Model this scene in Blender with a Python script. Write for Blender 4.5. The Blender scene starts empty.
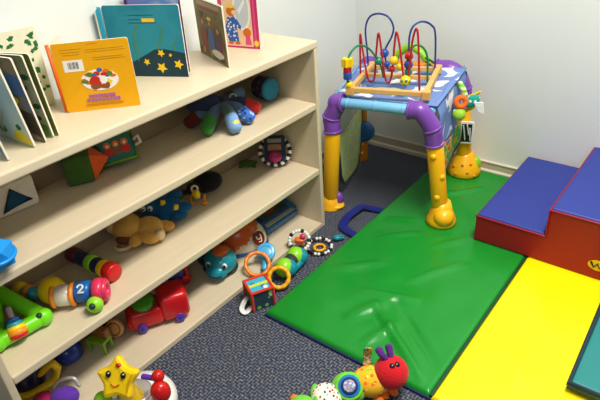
import bpy, bmesh, math, random
from mathutils import Vector, Matrix, Euler

# A corner of a playroom. Lengths below are in bookcase heights (1 unit = 0.76 m).
U = 0.76
random.seed(7)
SC = bpy.context.scene
COL = SC.collection
PI = math.pi

# ------------------------------------------------------------------ materials
def lin(c):
    out = []
    for v in c[:3]:
        v /= 255.0
        out.append(v / 12.92 if v <= 0.04045 else ((v + 0.055) / 1.055) ** 2.4)
    return (*out, 1.0)

MATS = {}
class NT:
    def __init__(s, name, rough=0.5, spec=0.5):
        s.m = bpy.data.materials.new(name); s.m.use_nodes = True
        s.t = s.m.node_tree; s.b = s.t.nodes['Principled BSDF']
        s.b.inputs['Roughness'].default_value = rough
        s.b.inputs['Specular IOR Level'].default_value = spec
        MATS[name] = s.m
    def n(s, typ, **kw):
        nd = s.t.nodes.new(typ)
        for k, v in kw.items():
            if hasattr(nd, k): setattr(nd, k, v)
            else: nd.inputs[k.replace('_', ' ')].default_value = v
        return nd
    def l(s, a, b): s.t.links.new(a, b)
    def coord(s, sc=(1, 1, 1), rot=(0, 0, 0)):
        tc = s.n('ShaderNodeTexCoord'); mp = s.n('ShaderNodeMapping')
        mp.inputs['Scale'].default_value = [v / U for v in sc]
        mp.inputs['Rotation'].default_value = rot
        s.l(tc.outputs['Object'], mp.inputs['Vector']); return mp.outputs['Vector']
    def mix(s, fac, a, b, blend='MIX'):
        m = s.n('ShaderNodeMix', data_type='RGBA', blend_type=blend)
        for i, v in ((0, fac), (6, a), (7, b)):
            if hasattr(v, 'links'): s.l(v, m.inputs[i])
            else: m.inputs[i].default_value = v
        return m.outputs[2]
    def math(s, op, a, b=0.0):
        m = s.n('ShaderNodeMath', operation=op)
        for i, v in ((0, a), (1, b)):
            if hasattr(v, 'links'): s.l(v, m.inputs[i])
            else: m.inputs[i].default_value = v
        return m.outputs[0]
    def bump(s, h, strength=0.3, dist=0.01):
        b = s.n('ShaderNodeBump'); b.inputs['Strength'].default_value = strength
        b.inputs['Distance'].default_value = dist * U
        s.l(h, b.inputs['Height']); s.l(b.outputs[0], s.b.inputs['Normal'])
    def col(s, c):
        if hasattr(c, 'links'): s.l(c, s.b.inputs['Base Color'])
        else: s.b.inputs['Base Color'].default_value = c

def mat(name, c, rough=0.45, spec=0.5, vary=0.06, vs=12, bump=0.0, bs=60, coat=0.0, sheen=0.0, metal=0.0, alpha=1.0):
    if name in MATS: return MATS[name]
    t = NT(name, rough, spec)
    c1 = lin(c)
    nz = t.n('ShaderNodeTexNoise', Scale=vs, Detail=3.0); t.l(t.coord(), nz.inputs['Vector'])
    lo = tuple(v * (1 - vary) for v in c1[:3]) + (1,); hi = tuple(min(1, v * (1 + vary)) for v in c1[:3]) + (1,)
    t.col(t.mix(nz.outputs[0], lo, hi))
    if bump:
        n2 = t.n('ShaderNodeTexNoise', Scale=bs, Detail=4.0); t.l(t.coord(), n2.inputs['Vector'])
        t.bump(n2.outputs[0], bump, 0.01)
    if coat: t.b.inputs['Coat Weight'].default_value = coat; t.b.inputs['Coat Roughness'].default_value = 0.12
    if sheen: t.b.inputs['Sheen Weight'].default_value = sheen
    t.b.inputs['Metallic'].default_value = metal
    t.b.inputs['Alpha'].default_value = alpha
    return t.m

def plastic(name, c, rough=0.3): return mat(name, c, rough, 0.5, 0.04, 10, coat=0.15)
def cloth(name, c): return mat(name, c, 0.85, 0.2, 0.14, 40, 0.35, 150, sheen=0.15)
def paper(name, c): return mat(name, c, 0.45, 0.4, 0.05, 30)

def spots(name, base, cols, scale=30, r=0.35, rough=0.7, dims=3):
    t = NT(name, rough, 0.3)
    vo = t.n('ShaderNodeTexVoronoi', Scale=scale); t.l(t.coord(), vo.inputs['Vector'])
    f = t.math('LESS_THAN', vo.outputs['Distance'], r)
    c = lin(cols[0])
    if len(cols) > 1:
        w = t.n('ShaderNodeTexWhiteNoise', noise_dimensions='3D'); t.l(vo.outputs['Position'], w.inputs['Vector'])
        rp = t.n('ShaderNodeValToRGB'); rp.color_ramp.interpolation = 'CONSTANT'
        e = rp.color_ramp.elements
        while len(e) < len(cols): e.new(0.5)
        for i, cc in enumerate(cols): e[i].position = i / len(cols); e[i].color = lin(cc)
        t.l(w.outputs['Value'], rp.inputs[0]); c = rp.outputs[0]
    t.col(t.mix(f, lin(base), c)); return t.m

def bands(name, cols, scale, axis='Z', rough=0.6):
    t = NT(name, rough, 0.4)
    sx = t.n('ShaderNodeSeparateXYZ'); t.l(t.coord(), sx.inputs[0])
    fr = t.math('FRACT', t.math('MULTIPLY', sx.outputs[axis], scale))
    rp = t.n('ShaderNodeValToRGB'); rp.color_ramp.interpolation = 'CONSTANT'
    e = rp.color_ramp.elements
    while len(e) < len(cols): e.new(0.5)
    for i, cc in enumerate(cols): e[i].position = i / len(cols); e[i].color = lin(cc)
    t.l(fr, rp.inputs[0]); t.col(rp.outputs[0]); return t.m

def marbled(name, cols, scale=8, rough=0.7, detail=2.0):
    """blotches of several colours (print too small to read)"""
    t = NT(name, rough, 0.3)
    nz = t.n('ShaderNodeTexNoise', Scale=scale, Detail=detail); t.l(t.coord(), nz.inputs['Vector'])
    rp = t.n('ShaderNodeValToRGB'); e = rp.color_ramp.elements
    while len(e) < len(cols): e.new(0.5)
    for i, cc in enumerate(cols): e[i].position = 0.3 + 0.4 * i / max(1, len(cols) - 1); e[i].color = lin(cc)
    t.l(nz.outputs[0], rp.inputs[0]); t.col(rp.outputs[0]); return t.m

# ------------------------------------------------------------------ mesh builder
def V(*a): return Vector(a[0]) if len(a) == 1 else Vector(a)
def frame(axis, up=(0, 0, 1)):
    z = V(axis).normalized(); u = V(up)
    if abs(z.dot(u)) > 0.99: u = V(1, 0, 0)
    x = u.cross(z).normalized(); y = z.cross(x)
    return Matrix((x, y, z)).transposed()
def R3(rot):
    if rot is None: return Matrix.Identity(3)
    if isinstance(rot, Matrix): return rot
    return Euler(rot).to_matrix()
def spline(pts, n=8, closed=False):
    P = [V(p) for p in pts]; out = []; m = len(P)
    rng = range(m) if closed else range(m - 1)
    for i in rng:
        if closed: a, b, c, d = P[i - 1], P[i], P[(i + 1) % m], P[(i + 2) % m]
        else:
            b, c = P[i], P[i + 1]; a = P[i - 1] if i else b * 2 - c; d = P[i + 2] if i + 2 < m else c * 2 - b
        for k in range(n):
            t = k / n
            out.append(0.5 * ((2 * b) + (c - a) * t + (2 * a - 5 * b + 4 * c - d) * t * t + (3 * b - a - 3 * c + d) * t ** 3))
    if not closed: out.append(P[-1])
    return out

class MB:
    def __init__(s, world=False): s.v = []; s.f = []; s.m = []; s.s = []; s.mats = []; s.world = world
    def add(s, vs, fs, m, smooth=True, X=None):
        if m not in s.mats: s.mats.append(m)
        k = s.mats.index(m); o = len(s.v)
        s.v += [(X @ V(v) if X else V(v)) for v in vs]
        for i, f in enumerate(fs):
            s.f.append([o + j for j in f]); s.m.append(k); s.s.append(smooth if isinstance(smooth, bool) else smooth[i])
        return s
    def box(s, c, size, m, rot=None, bev=0.0, seg=2, taper=None):
        bm = bmesh.new(); bmesh.ops.create_cube(bm, size=1.0)
        for v in bm.verts:
            k = 1.0
            if taper and v.co.z > 0: k = taper
            v.co = V(v.co.x * size[0] * k, v.co.y * size[1] * k, v.co.z * size[2])
        if bev: bmesh.ops.bevel(bm, geom=bm.edges[:], offset=min(bev, 0.49 * min(size)), segments=seg, affect='EDGES', profile=0.5)
        bm.verts.index_update(); r = R3(rot); c = V(c)
        s.add([r @ v.co + c for v in bm.verts], [[v.index for v in f.verts] for f in bm.faces], m, seg > 2 and bev > 0)
        bm.free(); return s
    def ball(s, c, r, m, rot=None, seg=24, rings=14, fn=None):
        if not hasattr(r, '__len__'): r = (r, r, r)
        R = R3(rot); c = V(c); vs = [V(0, 0, 1)]; fs = []
        for i in range(1, rings):
            a = PI * i / rings
            for j in range(seg): b = 2 * PI * j / seg; vs.append(V(math.sin(a) * math.cos(b), math.sin(a) * math.sin(b), math.cos(a)))
        vs.append(V(0, 0, -1)); L = len(vs) - 1
        for j in range(seg): fs.append([0, 1 + j, 1 + (j + 1) % seg])
        for i in range(rings - 2):
            for j in range(seg): a = 1 + i * seg + j; b = 1 + i * seg + (j + 1) % seg; fs.append([a, a + seg, b + seg, b])
        for j in range(seg): a = 1 + (rings - 2) * seg; fs.append([L, a + (j + 1) % seg, a + j])
        if fn: vs = [fn(v) for v in vs]
        s.add([R @ V(v.x * r[0], v.y * r[1], v.z * r[2]) + c for v in vs], fs, m); return s
    def lathe(s, prof, o, axis, m, seg=28, up=(0, 0, 1), sx=1.0):
        F = frame(axis, up); o = V(o); vs = []; fs = []; idx = []
        for r, h in prof:
            if r < 1e-6: idx.append([len(vs)]); vs.append(V(0, 0, h))
            else:
                idx.append(list(range(len(vs), len(vs) + seg)))
                for j in range(seg): a = 2 * PI * j / seg; vs.append(V(sx * r * math.cos(a), r * math.sin(a), h))
        for A, B in zip(idx, idx[1:]):
            for j in range(seg):
                k = (j + 1) % seg
                if len(A) == 1 and len(B) == 1: continue
                if len(A) == 1: fs.append([A[0], B[k], B[j]][::-1])
                elif len(B) == 1: fs.append([A[j], A[k], B[0]])
                else: fs.append([A[j], A[k], B[k], B[j]])
        s.add([F @ v + o for v in vs], fs, m); return s
    def cyl(s, p0, p1, r0, m, r1=None, bev=0.004, seg=24):
        r1 = r0 if r1 is None else r1; p0 = V(p0); p1 = V(p1); h = (p1 - p0).length
        b = min(bev, 0.45 * r0, 0.45 * max(r1, 1e-4), h * 0.45)
        return s.lathe([(0, 0), (max(r0 - b, 0), 0), (r0 - 0.3 * b, 0.3 * b), (r0, b), (r1, h - b), (r1 - 0.3 * b, h - 0.3 * b), (max(r1 - b, 0), h), (0, h)], p0, p1 - p0, m, seg)
    def tube(s, pts, r, m, seg=12, closed=False, round_caps=True, flat=None, up=(0, 0, 1)):
        P = [V(p) for p in pts]; n = len(P); rad = r if hasattr(r, '__len__') else [r] * n
        if len(rad) != n: rad = [rad[min(len(rad) - 1, int(i * len(rad) / n))] if False else rad[0] + (rad[-1] - rad[0]) * i / (n - 1) for i in range(n)]
        T = []
        for i in range(n):
            if closed: d = P[(i + 1) % n] - P[i - 1]
            else: d = P[min(i + 1, n - 1)] - P[max(i - 1, 0)]
            T.append(d.normalized())
        u = V(up); u = u - T[0] * u.dot(T[0])
        if u.length < 1e-3: u = V(1, 0, 0); u = u - T[0] * u.dot(T[0])
        u.normalize(); vs = []; fs = []
        rings = []
        for i in range(n):
            if flat: u = V(up)
            u = u - T[i] * u.dot(T[i]); u.normalize(); w = T[i].cross(u)
            rings.append((P[i], u.copy(), w, rad[i]))
        if round_caps and not closed:
            pre = []; post = []
            for a in (0.25, 0.6, 0.85):
                q = math.sqrt(1 - (1 - a) ** 2)
                pre.append((P[0] - T[0] * rad[0] * (1 - a), rings[0][1], rings[0][2], rad[0] * q))
                post.insert(0, (P[-1] + T[-1] * rad[-1] * (1 - a), rings[-1][1], rings[-1][2], rad[-1] * q))
            rings = pre + rings + post
        fl = flat or 1.0
        for p, uu, ww, rr in rings:
            for j in range(seg): a = 2 * PI * j / seg; vs.append(p + uu * rr * fl * math.cos(a) + ww * rr * math.sin(a))
        N = len(rings)
        for i in range(N if closed else N - 1):
            for j in range(seg):
                k = (j + 1) % seg; a = i * seg; b = ((i + 1) % N) * seg
                fs.append([a + j, a + k, b + k, b + j])
        if not closed: fs.append(list(range(seg))[::-1]); fs.append([(N - 1) * seg + j for j in range(seg)])
        s.add(vs, fs, m); return s
    def torus(s, c, axis, R, r, m, seg=32, ts=12, a0=0.0, a1=2 * PI, up=(0, 0, 1), wob=0.0, wn=8):
        F = frame(axis, up); c = V(c); full = abs(a1 - a0 - 2 * PI) < 1e-6
        k = seg if full else seg + 1
        pts = [F @ V(R * math.cos(a0 + (a1 - a0) * i / seg), R * math.sin(a0 + (a1 - a0) * i / seg), 0) + c for i in range(k)]
        rr = [r * (1 + wob * math.sin(wn * 2 * PI * i / seg)) for i in range(k)]
        return s.tube(pts, rr, m, ts, closed=full, up=axis)
    def prism(s, poly, o, ex, ey, h, m, bev=0.0, mside=None):
        """2-D outline extruded by h along ex x ey from o, edges rounded by bev"""
        ex = V(ex).normalized(); ey = V(ey); ey = (ey - ex * ey.dot(ex)).normalized(); ez = ex.cross(ey); o = V(o)
        n = len(poly); ar = sum(poly[i][0] * poly[(i + 1) % n][1] - poly[(i + 1) % n][0] * poly[i][1] for i in range(n))
        if ar < 0: poly = poly[::-1]
        def inset(d):
            out = []
            for i in range(n):
                a = V(*poly[i - 1], 0); b = V(*poly[i], 0); c = V(*poly[(i + 1) % n], 0)
                n1 = V(-(b - a).y, (b - a).x, 0).normalized(); n2 = V(-(c - b).y, (c - b).x, 0).normalized()
                q = n1 + n2; q = q / max(0.35, q.length_squared / 2) if q.length > 1e-6 else n1
                out.append(b + q * d)
            return out
        lv = [(bev, 0), (0.3 * bev, 0.3 * bev), (0, bev), (0, h - bev), (0.3 * bev, h - 0.3 * bev), (bev, h)] if bev else [(0, 0), (0, h)]
        vs = []
        for d, z in lv: vs += [o + ex * p.x + ey * p.y + ez * z for p in inset(d)]
        fs = []; sm = []
        for i in range(len(lv) - 1):
            for j in range(n): k = (j + 1) % n; fs.append([i * n + j, i * n + k, (i + 1) * n + k, (i + 1) * n + j]); sm.append(False)
        fs.append(list(range(n))[::-1]); fs.append([(len(lv) - 1) * n + j for j in range(n)]); sm += [False, False]
        if mside:
            s.add(vs, fs[:-2], mside, False); s.add(vs, fs[-2:], m, False)
        else: s.add(vs, fs, m, False)
        return s
    def surf(s, fn, nu, nv, m, closed_u=False, smooth=True):
        vs = [V(fn(i / nu, j / nv)) for j in range(nv + 1) for i in range(nu + 1)]
        fs = [[j * (nu + 1) + i, j * (nu + 1) + i + 1, (j + 1) * (nu + 1) + i + 1, (j + 1) * (nu + 1) + i] for j in range(nv) for i in range(nu)]
        s.add(vs, fs, m, smooth); return s
    def build(s, name, parent=None, label=None, solid=0.0):
        M = Matrix.Identity(4)
        if s.world and parent is not None: M = WORLD[parent.name].inverted()
        me = bpy.data.meshes.new(name)
        me.from_pydata([(M @ v) * U for v in s.v], [], s.f)
        for q in s.mats: me.materials.append(q)
        me.polygons.foreach_set('material_index', s.m); me.polygons.foreach_set('use_smooth', s.s)
        me.update()
        bm = bmesh.new(); bm.from_mesh(me); bmesh.ops.recalc_face_normals(bm, faces=bm.faces); bm.to_mesh(me); bm.free()
        o = bpy.data.objects.new(name, me); COL.objects.link(o)
        if parent is not None: o.parent = parent; WORLD[o.name] = WORLD[parent.name]
        else: WORLD[o.name] = Matrix.Identity(4)
        if label: o['label'] = label
        if solid:
            md = o.modifiers.new('thickness', 'SOLIDIFY'); md.thickness = solid * U; md.offset = 0
        return o

WORLD = {}
def thing(name, label, cat, loc=(0, 0, 0), rot=(0, 0, 0), group=None):
    o = bpy.data.objects.new(name, None); COL.objects.link(o)
    if not hasattr(rot, '__len__'): rot = (0, 0, rot)
    o.location = V(loc) * U; o.rotation_euler = rot; o.empty_display_size = 0.05
    WORLD[o.name] = Matrix.Translation(V(loc)) @ Euler(rot).to_matrix().to_4x4()
    o['label'] = label; o['category'] = cat
    if group: o['group'] = group
    return o
def tag(o, label, cat, group=None):
    o['label'] = label; o['category'] = cat
    if group: o['group'] = group
    return o
def struct(o): o['kind'] = 'structure'; return o

def circ(r, n=24, c=(0, 0), ry=None): ry = ry or r; return [(c[0] + r * math.cos(2 * PI * i / n), c[1] + ry * math.sin(2 * PI * i / n)) for i in range(n)]
def star(r, k=0.5, n=5, c=(0, 0), a0=PI / 2): return [(c[0] + (r if i % 2 == 0 else r * k) * math.cos(a0 + PI * i / n), c[1] + (r if i % 2 == 0 else r * k) * math.sin(a0 + PI * i / n)) for i in range(2 * n)]
def rect(x0, y0, x1, y1, r=0.0, n=4):
    if not r: return [(x0, y0), (x1, y0), (x1, y1), (x0, y1)]
    out = []
    for cx, cy, a in ((x1 - r, y0 + r, -PI / 2), (x1 - r, y1 - r, 0), (x0 + r, y1 - r, PI / 2), (x0 + r, y0 + r, PI)):
        for i in range(n + 1): t = a + PI / 2 * i / n; out.append((cx + r * math.cos(t), cy + r * math.sin(t)))
    return out

# ------------------------------------------------------------------ camera
cam = bpy.data.cameras.new('camera'); co = bpy.data.objects.new('camera', cam); COL.objects.link(co)
cam.sensor_width = 36; cam.sensor_fit = 'HORIZONTAL'; cam.lens = 33.63; cam.clip_start = 0.02
right = V(0.78831068, 0.61225076, -0.06095304); down = V(0.2743532, -0.43845205, -0.85585637); fwd = V(-0.5507237, 0.65795805, -0.51360939)
M4 = Matrix((right, -down, -fwd)).transposed().to_4x4()
M4.translation = V(1.52867, -2.02479, 1.68636) * U
co.matrix_world = M4
SC.camera = co

# ------------------------------------------------------------------ light
SC.view_settings.view_transform = 'Standard'
SC.view_settings.exposure = 0.08
SC.view_settings.gamma = 0.9
w = bpy.data.worlds.new('room_light'); SC.world = w; w.use_nodes = True
w.node_tree.nodes['Background'].inputs[0].default_value = (0.93, 0.96, 1.0, 1); w.node_tree.nodes['Background'].inputs[1].default_value = 0.08
def area(name, loc, aim, sx, sy, power, c=(1, 0.96, 0.90)):
    l = bpy.data.lights.new(name, 'AREA'); l.shape = 'RECTANGLE'; l.size = sx * U; l.size_y = sy * U; l.energy = power; l.color = c
    o = bpy.data.objects.new(name, l); COL.objects.link(o); o.location = V(loc) * U
    o.rotation_euler = (V(aim) - V(loc)).to_track_quat('-Z', 'Y').to_euler(); return o
area('ceiling_fixture', (1.42, -0.55, 3.2), (1.42, -0.55, 0), 0.5, 1.6, 74)
area('ceiling_fixture', (1.5, -3.6, 3.2), (1.5, -3.6, 0), 0.8, 1.6, 4)

area('added_fill_light', (2.6, -3.4, 2.6), (0.2, 0.1, 0.4), 1.2, 1.2, 11, (0.96, 0.98, 1.0))  # fill lamp added behind the camera to brighten the shaded table side
# ------------------------------------------------------------------ room materials
def wall_mat():
    t = NT('painted wall', 0.55, 0.3)
    nz = t.n('ShaderNodeTexNoise', Scale=2.0, Detail=3.0); t.l(t.coord(), nz.inputs['Vector'])
    t.col(t.mix(nz.outputs[0], lin((220, 226, 224)), lin((229, 232, 227))))
    n2 = t.n('ShaderNodeTexNoise', Scale=90.0, Detail=3.0); t.l(t.coord(), n2.inputs['Vector']); t.bump(n2.outputs[0], 0.06, 0.01)
    return t.m
def carpet_mat():
    t = NT('carpet', 0.95, 0.1)
    v = t.coord()
    def wave(axis):
        wv = t.n('ShaderNodeTexWave', wave_type='BANDS', bands_direction=axis, Scale=25.0, Distortion=1.6, Detail=2.0)
        wv.inputs['Detail Scale'].default_value = 3.0
        t.l(v, wv.inputs['Vector']); return wv.outputs['Fac']
    ck = t.n('ShaderNodeTexChecker', Scale=66.0); t.l(t.coord(rot=(0, 0, 0.0)), ck.inputs['Vector'])
    rp = t.n('ShaderNodeTexNoise', Scale=150.0, Detail=2.0); t.l(v, rp.inputs['Vector'])
    wv = t.mix(ck.outputs['Fac'], wave('X'), wave('Y'))
    n1 = t.n('ShaderNodeTexNoise', Scale=95.0, Detail=2.0); t.l(v, n1.inputs['Vector'])
    cr = t.n('ShaderNodeValToRGB'); e = cr.color_ramp.elements
    for p in (0.5, 0.6): e.new(p)
    for q, (p, c) in zip(e, ((0.34, (70, 84, 112)), (0.47, (106, 114, 128)), (0.56, (134, 134, 136)), (0.68, (158, 148, 138)))): q.position = p; q.color = lin(c)
    t.l(n1.outputs[0], cr.inputs[0])
    dark = t.mix(wv, lin((46, 52, 70)), cr.outputs[0])
    n3 = t.n('ShaderNodeTexNoise', Scale=4.0, Detail=2.0); t.l(v, n3.inputs['Vector'])
    t.col(t.mix(t.math('MULTIPLY', n3.outputs[0], 0.22), dark, lin((106, 112, 124))))
    h = t.mix(0.4, wv, rp.outputs[0]); t.bump(h, 0.6, 0.012)
    return t.m
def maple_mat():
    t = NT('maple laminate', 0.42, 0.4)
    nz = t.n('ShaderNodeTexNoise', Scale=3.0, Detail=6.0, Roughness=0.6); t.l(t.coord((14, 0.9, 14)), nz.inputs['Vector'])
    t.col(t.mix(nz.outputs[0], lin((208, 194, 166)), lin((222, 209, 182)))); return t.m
def vinyl(name, c, rough=0.36, vary=0.07):
    t = NT(name, rough, 0.5)
    nz = t.n('ShaderNodeTexNoise', Scale=5.0, Detail=3.0); t.l(t.coord(), nz.inputs['Vector'])
    c1 = lin(c); t.col(t.mix(nz.outputs[0], tuple(v * (1 - vary) for v in c1[:3]) + (1,), tuple(min(1, v * (1 + vary)) for v in c1[:3]) + (1,)))
    n2 = t.n('ShaderNodeTexNoise', Scale=420.0, Detail=1.0); t.l(t.coord(), n2.inputs['Vector']); t.bump(n2.outputs[0], 0.06, 0.004)
    return t.m
WALL = wall_mat(); CARPET = carpet_mat(); MAPLE = maple_mat()
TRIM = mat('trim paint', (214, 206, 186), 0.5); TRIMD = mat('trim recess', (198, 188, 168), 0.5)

# ------------------------------------------------------------------ room shell
XW, YW = -0.444, 1.005
b = MB(); b.box((1.8, -2.0, -0.04), (4.6, 6.2, 0.08), CARPET); struct(b.build('floor'))
b = MB(); b.box((XW - 0.05, -2.0, 1.6), (0.1, 6.2, 3.3), WALL); struct(b.build('wall_left'))
b = MB(); b.box((1.8, YW + 0.05, 1.6), (4.6, 0.1, 3.3), WALL); struct(b.build('wall_back'))
b = MB()
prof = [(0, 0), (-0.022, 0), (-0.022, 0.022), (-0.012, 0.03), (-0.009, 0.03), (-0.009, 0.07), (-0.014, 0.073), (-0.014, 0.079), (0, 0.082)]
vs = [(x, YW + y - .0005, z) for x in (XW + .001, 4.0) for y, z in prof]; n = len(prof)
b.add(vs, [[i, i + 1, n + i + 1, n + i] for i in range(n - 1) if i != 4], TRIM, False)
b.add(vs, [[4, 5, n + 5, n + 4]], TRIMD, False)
struct(b.build('baseboard_back'))
b = MB()
vs = [(XW - y + .0005, x, z) for x in (0.03, YW - 0.024) for y, z in prof]
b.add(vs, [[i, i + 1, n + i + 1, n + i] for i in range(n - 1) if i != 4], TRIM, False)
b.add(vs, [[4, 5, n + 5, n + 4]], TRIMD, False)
struct(b.build('baseboard_left'))

# ------------------------------------------------------------------ bookcase
BZ2, BZ3, BZB = 0.708, 0.356, 0.028
t = thing('bookcase', 'low maple-laminate bookcase with open shelves full of toys against the left wall', 'bookcase', (-0.205, -0.845, 0))
def board(name, c, s, bev=0.004): return MB(True).box(c, s, MAPLE, bev=bev).build(name, t)
board('side_panel', (-0.205, -0.0125, 0.483), (0.41, 0.025, 0.966))
board('side_panel', (-0.205, -1.6785, 0.483), (0.41, 0.025, 0.966))
board('top_panel', (-0.205, -0.8455, 0.983), (0.414, 1.695, 0.034), 0.006)
for z in (BZ2, BZ3): board('shelf', (-0.2, -0.8455, z - 0.017), (0.396, 1.641, 0.034), 0.006)
board('shelf', (-0.2, -0.8455, BZB / 2), (0.396, 1.641, BZB), 0.004)
MB(True).box((-0.403, -0.8455, 0.49), (0.01, 1.641, 0.95), mat('shaded maple back', (176, 158, 128), .5), bev=.001).build('back_panel', t)  # darker than the shelves: shade inside the bookcase put into the colour

# ------------------------------------------------------------------ padded floor mats
def ridge(x, y, a, b_, wd, h):
    a = V(*a[:2], 0); b_ = V(*b_[:2], 0); d = b_ - a; L = d.length; d /= L
    r = V(x, y, 0) - a; u = r.dot(d); v = r.x * -d.y + r.y * d.x
    q = min(1, max(0, u / L)); e = math.sin(PI * min(1, max(0, (u / L) * 0.9 + 0.05))) if 0 < u < L else 0.0
    return h * e * math.exp(-(v / wd) ** 2)
def slab(x0, x1, y0, y1, z0, z1, r, m, ms, fn=None, n=90, X=None):
    def lines(a, c):
        e = [0, .15, .4, .7, 1.0]; k = [a + r * q for q in e] + [a + r + (c - a - 2 * r) * i / n for i in range(1, n)] + [c - r * q for q in reversed(e)]
        return k
    xs = lines(x0, x1); ys = lines(y0, y1); nx = len(xs); ny = len(ys); vs = []; fs = []
    for y in ys:
        for x in xs:
            d = min(x - x0, x1 - x, y - y0, y1 - y); k = max(0.0, 1 - d / r)
            z = z1 - r * (1 - math.sqrt(max(0, 1 - k * k)))
            if fn: z += fn(x, y) * min(1, d / (3 * r))
            vs.append(V(x, y, z))
    for j in range(ny - 1):
        for i in range(nx - 1): a = j * nx + i; fs.append([a, a + 1, a + nx + 1, a + nx])
    o = MB(True)
    o.add(vs, fs, m, True, X)
    rim = [i for i in range(nx)] + [j * nx + nx - 1 for j in range(1, ny)] + [(ny - 1) * nx + i for i in range(nx - 2, -1, -1)] + [j * nx for j in range(ny - 2, 0, -1)]
    k = len(rim); sv = [vs[i] for i in rim] + [V(vs[i].x, vs[i].y, z0) for i in rim]
    o.add(sv, [[i, (i + 1) % k, k + (i + 1) % k, k + i] for i in range(k)] + [[k + i for i in range(k)][::-1]], ms, False, X)
    return o
GREEN = vinyl('green vinyl', (26, 142, 48), 0.27); YELLOW = vinyl('yellow vinyl', (255, 226, 0), 0.42, 0.04); NAVY = vinyl('navy vinyl', (34, 38, 100), 0.4)
TEAL = vinyl('teal vinyl', (40, 134, 132), 0.4); TEALD = vinyl('dark teal vinyl', (22, 52, 66), 0.4); STRAP = cloth('blue webbing', (30, 42, 122))
from mathutils import noise as mnoise
RG = [((0.2720, -0.3160, 0.0300), (0.4810, -0.1230, 0.0300), .03, .006), ((0.4460, -0.3920, 0.0300), (0.7230, -0.3030, 0.0300), .03, .009), ((0.5450, -0.4070, 0.0300), (0.9420, -0.6930, 0.0300), .022, .012), ((0.6310, -0.3490, 0.0300), (0.9640, -0.6090, 0.0300), .02, -.007),
      ((0.5100, -0.5670, 0.0300), (0.6090, -0.3640, 0.0300), .04, .008), ((0.2970, -0.0040, 0.0300), (0.5000, 0.1690, 0.0300), .022, .006), ((0.2530, 0.1900, 0.0300), (0.4310, 0.2570, 0.0300), .02, .006), ((0.5720, 0.0910, 0.0300), (0.7890, 0.3340, 0.0300), .03, .005), ((0.6040, -0.2200, 0.0300), (0.7850, 0.0770, 0.0300), .03, .005),
      ((0.4010, 0.5550, 0.0300), (0.6000, 0.7840, 0.0300), .025, .007), ((0.6480, -0.6670, 0.0300), (0.7120, -0.4590, 0.0300), .03, .006)]
def calm(x, y):
    # the vinyl lies flat under the table feet and the step block
    k = min(1.0, max(0.0, math.hypot(x - .52, y - .30) - .10) / .06, max(0.0, math.hypot(x - .395, y - .885) - .12) / .06)
    return min(k, max(0.0, max(.71 - x, .243 - y)) / .05)
def gw(x, y):
    z = 0.009 * mnoise.noise(V(x * 5, y * 5, 0.3)) + 0.004 * mnoise.noise(V(x * 11 + 3, y * 9, 1.3))
    for a, c, wd, h in RG: z += 2.3 * ridge(x, y, a, c, wd * .75, h)
    return calm(x, y) * z
def yw(x, y):
    z = 0.005 * mnoise.noise(V(x * 4 + 7, y * 4, 2.3)) + 0.003 * mnoise.noise(V(x * 9 + 3, y * 7, 5.3))
    for a, c, wd, h in (((1.05, -.3), (1.25, -.5), .04, .006), ((1.1, .05), (1.25, -.25), .03, .004)): z += 1.5 * ridge(x, y, a, c, wd, h)
    return calm(x, y) * z
t = thing('folding_mat', 'large folding gym mat with green and yellow vinyl panels flat on the carpet', 'mat', (0.98, 0.0, 0))
slab(0.196, 0.982, -0.722, 0.975, 0.006, 0.03, 0.022, GREEN, GREEN, gw, 110).build('panel', t, 'green wrinkled vinyl panel')
slab(0.986, 1.80, -0.726, 0.975, 0.006, 0.03, 0.02, YELLOW, YELLOW, yw).build('panel', t, 'bright yellow vinyl panel')
b = MB(True); b.box((0.984, 0.126, 0.017), (0.016, 1.694, 0.018), mat('dark green seam', (16, 70, 30), .5), bev=.003); b.build('hinge_seam', t, 'dark green seam')
b = MB(True); b.box((0.998, 0.126, 0.006), (1.61, 1.706, 0.010), NAVY, bev=0.003); b.build('underside', t, 'navy blue bottom cover')
b = MB(True); b.tube(spline([(0.2140, -0.0060, 0.0120), (0.1580, 0.0020, 0.0120), (0.0970, 0.0270, 0.0140), (0.0800, 0.0920, 0.0300), (0.0810, 0.1600, 0.0320), (0.0880, 0.2310, 0.0300), (0.1290, 0.2580, 0.0160), (0.1790, 0.2720, 0.0120)], 6), 0.027, STRAP, seg=10, flat=0.2); b.build('strap_handle', t, 'blue webbing carry handle')
X = Matrix.Translation(V(1.362, -0.44, 0)) @ Matrix.Rotation(math.radians(1.0), 4, 'Z')
t = thing('exercise_mat', 'teal vinyl mat with dark edges lying on the right of the yellow panel', 'mat', (1.7, -0.1, 0.03))
slab(0, 0.8, 0, 0.66, 0.045, 0.075, 0.02, TEAL, TEALD, lambda x, y: 0.004 * mnoise.noise(V(x * 6, y * 6, 9.3)), 50, X).build('cover', t)
b = MB(True); b.tube([X @ V(.004, .655, .07), X @ V(.004, .004, .07), X @ V(.79, .004, .07)], .011, TEALD, 10); b.build('piping', t, 'dark edge piping')

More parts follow.
